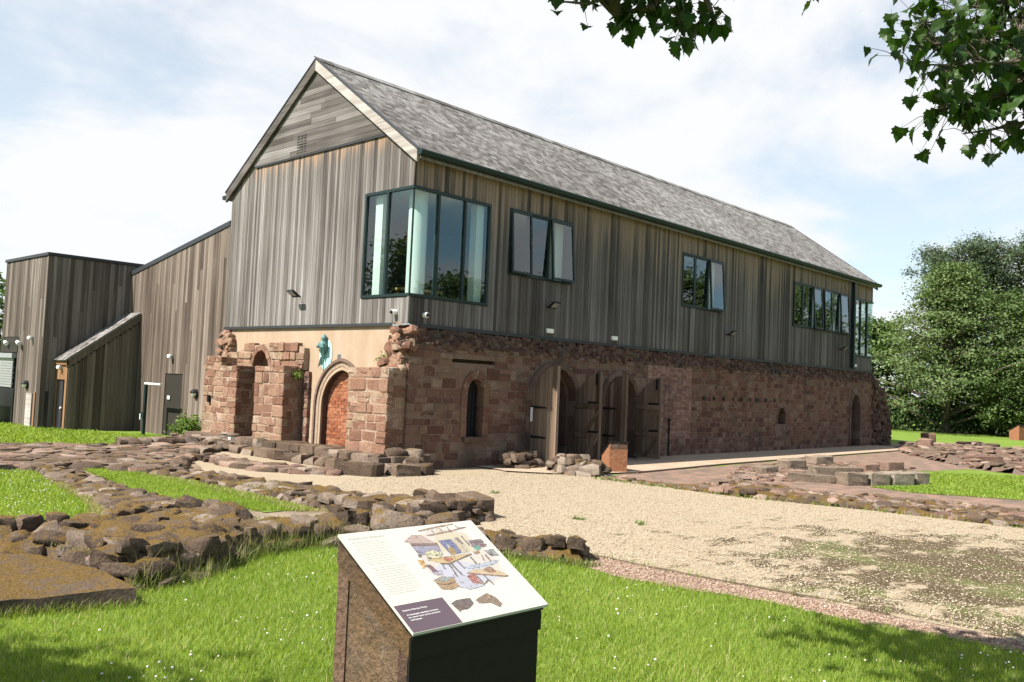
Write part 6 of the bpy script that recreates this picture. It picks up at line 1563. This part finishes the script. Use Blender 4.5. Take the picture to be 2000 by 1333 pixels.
CLUST = [(-8.26, -19.03, 5.78), (-8.39, -14.96, 5.25), (-2.9, -18.18, 5.39), (-4.54, -13.12, 7.85), (-4.12, -15.24, 4.8), (-2.28, -14.85, 5.35), (-2.44, -15.22, 5.86), (-4.81, -15.95, 4.73), (-5.42, -15.57, 5.54), (-8.57, -14.05, 5.24), (-7.12, -12.98, 5.44), (-4.65, -17.77, 5.49), (-8.81, -15.69, 4.19), (-2.73, -17.24, 4.86), (-6.28, -18.72, 5.72), (-7.05, -17.27, 4.44), (-4.07, -18.59, 4.18), (-5.84, -17.66, 8.49), (-9.34, -15.03, 7.48), (-8.2, -16.14, 4.17), (-6.5, -17.66, 8.0), (-2.61, -15.31, 4.14), (-8.08, -17.72, 4.94), (-4.29, -12.57, 7.35), (-5.8, -19.13, 4.95), (-7.3, -13.83, 7.6), (-4.4, -12.34, 6.38), (-4.28, -13.55, 5.21), (-8.91, -14.03, 6.56), (-3.06, -11.75, 6.48), (-2.15, -18.1, 7.02), (-7.36, -11.62, 7.48), (-6.02, -15.05, 4.12), (-2.29, -14.28, 4.62), (-7.06, -12.78, 6.35), (-9.69, -14.89, 5.72), (-5.63, -15.92, 7.86), (-8.64, -17.16, 7.76), (-6.49, -12.5, 4.75), (-5.8, -16.82, 6.44), (-7.54, -14.88, 6.19), (-3.7, -15.45, 4.34), (-8.17, -12.03, 5.61), (-4.07, -14.27, 5.41), (-3.18, -16.6, 6.98), (-6.97, -14.59, 5.58), (-4.6, -19.12, 5.81), (-5.05, -11.18, 7.42), (-4.08, -13.0, 6.78), (-6.64, -14.37, 8.04), (-3.82, -17.09, 5.04), (-7.4, -14.11, 8.48), (-1.96, -16.24, 5.8), (-2.73, -17.33, 5.85), (-1.76, -14.32, 5.41), (-9.09, -17.76, 5.35), (-4.03, -14.86, 8.32), (-8.01, -15.07, 4.71), (-3.55, -13.84, 8.29), (-2.15, -13.24, 6.52)]
CLUST += [(-8.55, -10.2, 4.55), (-8.5, -10.5, 4.6), (-8.4, -10.85, 4.65), (-8.85, -10.75, 4.8), (-9.1, -11.1, 4.85), (-8.45, -11.15, 4.8), (-8.2, -10.65, 4.6), (-9.25, -11.35, 4.75), (-8.75, -11.3, 4.9), (-8.2, -11.25, 4.75)]
lfm = sycamore_leaf(); lfm.materials.append(M['sycamore'])
r = random.Random(301); near = []; far = []
def put_leaf(lst, p, s_):
    yaw = r.uniform(0, 6.28); W = Matrix.Translation(p) @ Matrix.Rotation(yaw, 4, 'Z') @ Matrix.Rotation(r.uniform(-1.75, -.35), 4, 'X') @ Matrix.Rotation(r.uniform(-.5, .5), 4, 'Y') @ Matrix.Diagonal((s_, s_, s_, 1))
    lst.append((lfm, W))
TW = Geo()
def along(key, n, i0, spread, ztop=-.02, smin=.062, smax=.108):
    p = [Vector(q) for q in LIMBS[key][i0:]]; seg = [(b - a).length for a, b in zip(p, p[1:])]; T = sum(seg)
    for i in range(n):
        d = T * (i + r.random()) / n; j = 0
        while j < len(seg) - 1 and d > seg[j]: d -= seg[j]; j += 1
        q = p[j].lerp(p[j + 1], min(1, d / seg[j])); e = q + Vector((r.gauss(0, spread), r.gauss(0, spread), r.gauss(ztop, spread * .9)))
        TW.tube([q, q.lerp(e, .55) + Vector((0, 0, .02)), e], [.0032, .0022, .0012], 4, False)
        put_leaf(near, e, r.uniform(smin, smax))
along('a', 165, 3, .13, .03); along('b', 150, 2, .11, -.02); along('c', 120, 1, .13, .0); along('i', 115, 1, .11, -.03); along('j', 110, 1, .12, .0); along('k', 110, 1, .12, .0)
along('d', 34, 4, .065, .0); along('e', 36, 2, .075, -.02); along('f', 6, 2, .03, .0); along('g', 9, 2, .035, .0); along('l', 12, 1, .05, .0); along('m', 22, 1, .055, .0); along('n', 20, 1, .055, .0)
TW.obj('twigs', M['bark'], SY, kind='stuff')
for c in CLUST:
    for i in range(46): put_leaf(far, Vector(c) + Vector((r.gauss(0, .24), r.gauss(0, .24), r.gauss(0, .2))), r.uniform(.10, .17))
    o_ = Vector(min((q for p in LIMBS.values() for q in p[:4]), key=lambda q: (Vector(q) - Vector(c)).length))
g = Geo()
for c in CLUST:
    q = min((Vector(q) for p in list(LIMBS.values())[:1] + [LIMBS['d']] + [tk[3:]] for q in p), key=lambda q: (q - Vector(c)).length)
    g.tube([q, q.lerp(Vector(c), .5) + Vector((0, 0, .15)), c], [.03, .018, .006], 5, False)
g.obj('branch', M['bark'], SY, kind='stuff')
emit('leaf', near + far, SY, 290)

# ------------------------------------------------------------------ grass, clover, chippings
def in_poly(X, Y, poly):
    c = np.zeros(len(X), bool); n = len(poly)
    for i in range(n):
        x0, y0 = poly[i]; x1, y1 = poly[(i + 1) % n]
        with np.errstate(divide='ignore', invalid='ignore'):
            c ^= ((y0 > Y) != (y1 > Y)) & (X < (x1 - x0) * (Y - y0) / (y1 - y0 + 1e-12) + x0)
    return c
def grass_patch(poly, n, h, w, seed, mat, ref=5.5, pw=1.4, name='grass', lean=.55, zf=None):
    g_ = np.random.default_rng(seed); P = np.array(poly); lo, hi = P.min(0), P.max(0); X = []; Y = []; got = 0
    while got < n:
        x = g_.uniform(lo[0], hi[0], 200000); y = g_.uniform(lo[1], hi[1], 200000)
        d = np.hypot(x - CAM.x, y - CAM.y)
        k_ = in_poly(x, y, poly) & (g_.random(200000) < np.minimum(1, (ref / d) ** pw))
        X.append(x[k_]); Y.append(y[k_]); got += k_.sum()
    X = np.concatenate(X)[:n]; Y = np.concatenate(Y)[:n]
    d = np.hypot(X - CAM.x, Y - CAM.y)
    clump = .75 + .5 * np.sin(X * 5.1 + 2 * np.sin(Y * 3.3)) * np.sin(Y * 4.7 + 1.7 * np.sin(X * 2.9))
    hh = h * g_.uniform(.45, 1.25, n) * (.8 + .3 * clump); ww = w * g_.uniform(.7, 1.3, n) * np.maximum(1, d / 7)
    a = g_.uniform(0, 2 * np.pi, n); ld = a + g_.normal(np.pi / 2, .5, n); ln = hh * np.abs(g_.normal(lean, .35, n))
    ux, uy = np.cos(a) * ww / 2, np.sin(a) * ww / 2; lx, ly = np.cos(ld) * ln, np.sin(ld) * ln; z0 = np.full(n, -.004) if zf is None else np.array([zf((float(p_), float(q_))) for p_, q_ in zip(X, Y)])
    hh = hh + z0
    V = np.empty((n, 5, 3))
    V[:, 0] = np.stack([X - ux, Y - uy, z0], 1); V[:, 1] = np.stack([X + ux, Y + uy, z0], 1)
    V[:, 2] = np.stack([X - ux * .75 + lx * .35, Y - uy * .75 + ly * .35, z0 + (hh - z0) * .6], 1); V[:, 3] = np.stack([X + ux * .75 + lx * .35, Y + uy * .75 + ly * .35, z0 + (hh - z0) * .6], 1)
    V[:, 4] = np.stack([X + lx, Y + ly, hh], 1)
    i = np.arange(n)[:, None] * 5
    F = np.concatenate([i + np.array([[0, 1, 3]]), i + np.array([[0, 3, 2]]), i + np.array([[2, 3, 4]])], 1).reshape(-1, 3)
    return link(name, npmesh(name, V.reshape(-1, 3), F), M[mat], kind='stuff')
FRONT = [(-11.2, -6.3), (-10.6, -7.0), (-9.35, -6.87), (-8.52, -7.1), (-8.45, -6.64), (-8.05, -6.66), (-7.69, -6.46), (-7.39, -6.38), (-6.83, -5.99), (-6.37, -5.84), (-5.81, -5.98), (-5.35, -6.68), (-4.80, -7.25), (-4.62, -7.85), (-4.5, -8.2), (-4.60, -8.8), (-4.38, -9.7),
         (-4.30, -10.2), (-4.36, -10.9), (-4.22, -11.6), (-4.2, -12.3), (-4.2, -14.5), (-9.0, -13.2), (-11.3, -9.3)]
grass_patch(FRONT, 250000, .046, .0042, 401, 'blade', 4.6, 1.5)
grass_patch([(-9.5, 2.6), (-6.5, 2.6), (-5.95, 2.25), (-6.22, .77), (-6.4, .0), (-6.55, -.95), (-6.75, -2.2), (-7.0, -2.75), (-7.3, -3.35), (-7.9, -3.5), (-8.5, -3.6), (-10, -3.8), (-10.5, -1)], 52000, .05, .005, 402, 'blade', 10, 1)
grass_patch([(-5.3, 2.3), (-4.8, 2.1), (-4.6, 1.1), (-4.45, .55), (-4.48, -.5), (-4.5, -2.2), (-4.6, -3.75), (-5.3, -3.4), (-5.35, -2.9), (-5.8, -1.7), (-5.8, -.7), (-5.55, .9)], 24000, .05, .005, 403, 'blade', 10, 1)
grass_patch([(7.2, -6.6), (8.2, -7.2), (9.3, -7.15), (10.6, -6.55), (12.8, -6.15), (14.2, -7.9), (14.8, -9.4), (12, -12), (8.6, -10.4), (7.9, -9.4), (6.9, -7.6)], 22000, .05, .008, 404, 'blade', 20, 1)
grass_patch([(-9.5, 8.6), (-6, 8.6), (-4.2, 7.6), (-2.3, 6.9), (-.6, 6.9), (-.5, 9), (-1.6, 12.1), (-2.2, 13.0), (-2.5, 16.4), (-7, 17.5)], 30000, .075, .008, 405, 'blade', 20, 1)
# uncut grass at the foot of the front wall and dry fringe round the lawns
grass_patch([(-8.45, -6.75), (-7.95, -6.72), (-7.4, -6.45), (-6.85, -6.08), (-6.35, -5.95), (-5.8, -6.05), (-5.78, -5.86), (-6.35, -5.72), (-6.85, -5.82), (-7.4, -6.22), (-7.9, -6.48), (-8.4, -6.55)], 1500, .15, .004, 406, 'dryblade', 7, .2, lean=.45)
grass_patch([(-8.45, -6.75), (-7.95, -6.72), (-7.4, -6.45), (-6.85, -6.08), (-6.35, -5.95), (-5.8, -6.05), (-5.78, -5.86), (-6.35, -5.72), (-6.85, -5.82), (-7.4, -6.22), (-7.9, -6.48), (-8.4, -6.55)], 260, .30, .003, 416, 'straw', 7, .2, lean=.25)
grass_patch([(-5.8, -6.0), (-5.3, -6.85), (-4.7, -7.5), (-4.3, -8.35), (-4.5, -8.3), (-4.85, -7.5), (-5.45, -6.75)], 1500, .08, .005, 407, 'dryblade', 7, .2)
grass_patch([(-6.2, .9), (-6.35, .0), (-6.5, -1), (-6.75, -2.3), (-7.1, -3.1), (-8.0, -3.55), (-8.0, -3.3), (-7.3, -2.9), (-6.95, -2.2), (-6.7, -1), (-6.55, 0), (-6.4, .9)], 7000, .055, .006, 408, 'straw', 10, .2)
grass_patch([(-4.9, 1.2), (-4.75, -.5), (-4.85, -2.2), (-4.9, -3.7), (-4.45, -3.9), (-4.35, -2.2), (-4.4, -.5), (-4.5, 1.1)], 4500, .05, .006, 418, 'straw', 10, .2)
grass_patch([(-9.6, -6.98), (-9.3, -6.95), (-8.5, -7.18), (-8.4, -6.6), (-8.5, -6.5), (-8.53, -7.04), (-9.35, -6.83)], 900, .08, .005, 409, 'dryblade', 7, .2)
# moss and short weeds in the joints of the ruins
P1L = [(-9.0, -4.7), (-7.8, -4.6), (-6.6, -4.2), (-6.0, -5.4), (-4.5, -6.1), (-4.4, -7.8), (-5.3, -6.4), (-6.4, -5.6), (-7.6, -6.2), (-8.4, -6.4), (-8.7, -5.2)]
grass_patch(P1L, 2600, .045, .006, 431, 'dryblade', 8, .3, zf=lambda p: .20 if p[0] < -5 else .10)
grass_patch([(-4.4, -1), (-4.4, -5.2), (-3.2, -5.2), (-3.6, -1)], 900, .04, .006, 432, 'dryblade', 8, .3, zf=lambda p: .08)
grass_patch(FRONT, 12000, .050, .0045, 433, 'straw', 4.6, 1.4, lean=.9)
grass_patch([(-3.86, -7.9), (-3.9, -8.8), (-3.84, -9.8), (-3.72, -11), (-3.7, -13), (-3.8, -13), (-3.82, -11), (-3.93, -9.8), (-3.98, -8.8), (-3.94, -7.8)], 500, .06, .005, 434, 'dryblade', 7, .2)
grass_patch([(2.5, -2.9), (2.6, -5), (2.6, -6.2), (2.95, -7.6), (3.2, -9.2), (3.3, -11), (3.5, -11), (3.35, -9.2), (3.1, -7.5), (2.8, -6.1), (2.75, -5), (2.8, -2.9)], 700, .07, .008, 435, 'dryblade', 16, .2)
def scatter(poly, n, mk, seed, ref, pw, mat, name):
    g_ = np.random.default_rng(seed); P = np.array(poly); lo, hi = P.min(0), P.max(0); X = []; Y = []; got = 0
    while got < n:
        x = g_.uniform(lo[0], hi[0], 100000); y = g_.uniform(lo[1], hi[1], 100000); d = np.hypot(x - CAM.x, y - CAM.y)
        k_ = in_poly(x, y, poly) & ((seed != 421) | (np.sin(x * 2.1 + 1.3 * np.sin(y * 1.7)) * np.sin(y * 2.6 + x) > .12) | (g_.random(100000) < .12)) & ((np.hypot(x + .8, y + 11.2) > 2.0) | (g_.random(100000) < .3) | (seed > 411)) & (g_.random(100000) < np.minimum(1, (ref / d) ** pw)); X.append(x[k_]); Y.append(y[k_]); got += k_.sum()
    X = np.concatenate(X)[:n]; Y = np.concatenate(Y)[:n]; bv, bf = mk
    s, z = g_.uniform(.6, 1.35, n), g_.random(n); a = g_.uniform(0, 6.28, n)
    V = np.empty((n, len(bv), 3)); ca, sa = np.cos(a), np.sin(a)
    st_ = g_.uniform(.75, 1.3, (n, 3))
    for j, (x, y, zz) in enumerate(bv):
        x1, y1 = x * st_[:, 0], y * st_[:, 1]
        V[:, j] = np.stack([X + s * (ca * x1 - sa * y1), Y + s * (sa * x1 + ca * y1), s * zz * st_[:, 2]], 1)
    F = (np.arange(n)[:, None, None] * len(bv) + np.array(bf)[None]).reshape(-1, 3)
    return V.reshape(-1, 3), F, X, Y, z
octa = ([(1, 0, .15), (.2, .9, 0), (-.95, .1, .1), (-.1, -.85, .05), (.1, .05, .62), (-.05, .1, -.4)], [(0, 1, 4), (1, 2, 4), (2, 3, 4), (3, 0, 4), (1, 0, 5), (2, 1, 5), (3, 2, 5), (0, 3, 5)])
CH = [(.7 * x, .7 * y, z) for x, y, z in octa[0]]
V, F, *_ = scatter([(-3.8, -14), (-3.82, -7.9), (-4.2, -7), (-3.2, -5.6), (-2.7, -4.6), (-3.2, -2), (-2, -.9), (.5, -1), (2.6, -1.2), (2.7, -6), (3.2, -9), (3.4, -14)], 42000, ([(x * .010, y * .010, z * .010 + .008) for x, y, z in octa[0]], octa[1]), 411, 8, 1.0, None, '')
k = MB('chipping'); k.col(k.ramp(k.rnd(), [(0., (.23, .18, .125)), (.4, (.35, .285, .205)), (.8, (.44, .37, .275)), (1., (.56, .49, .385))])); M['chip'] = k.m
link('gravel', npmesh('gravel', V, F), M['chip'], kind='stuff')
V, F, *_ = scatter([(-3.9, -14), (-3.92, -7.7), (-4.55, -7.5), (-4.46, -8.2), (-4.6, -8.8), (-4.4, -9.7), (-4.3, -10.2), (-4.35, -10.9), (-4.2, -12), (-4.2, -14)], 7000, ([(x * .012, y * .012, z * .012 + .004) for x, y, z in octa[0]], octa[1]), 412, 8, 1.0, None, '')
k = MB('red_chipping'); k.col(k.ramp(k.rnd(), [(0., (.15, .09, .065)), (.5, (.26, .175, .13)), (1., (.40, .31, .245))])); M['redchip'] = k.m
link('gravel', npmesh('gravel', V, F), M['redchip'], kind='stuff')
ball = ([(.8, 0, .3), (0, .8, .3), (-.8, 0, .3), (0, -.8, .3), (.5, .5, .9), (-.5, .5, .9), (-.5, -.5, .9), (.5, -.5, .9), (0, 0, 1.15), (0, 0, 0)],
        [(0, 1, 4), (1, 2, 5), (2, 3, 6), (3, 0, 7), (1, 5, 4), (2, 6, 5), (3, 7, 6), (0, 4, 7), (4, 5, 8), (5, 6, 8), (6, 7, 8), (7, 4, 8), (1, 0, 9), (2, 1, 9), (3, 2, 9), (0, 3, 9)])
cb = [(x * .0085, y * .0085, z * .0085 + .048) for x, y, z in ball[0]]
V1, F1, *_ = scatter(FRONT, 420, (cb, ball[1]), 421, 6, 1.0, None, '')
V2, F2, *_ = scatter([(-9.5, 2.2), (-6.4, 2.2), (-6.5, 0), (-7.2, -2.5), (-9.0, -3)], 380, (cb, ball[1]), 422, 12, .5, None, '')
V = np.concatenate([V1, V2]); F = np.concatenate([F1, F2 + len(V1)])
link('clover', npmesh('clover', V, F), M['clover'], kind='stuff')
V1, F1, *_ = scatter(FRONT, 7, ([(x * .010, y * .010, z * .006 + .055) for x, y, z in ball[0]], ball[1]), 427, 6, 1.0, None, '')
link('buttercups', npmesh('buttercups', V1, F1), M['buttercup'], kind='stuff')
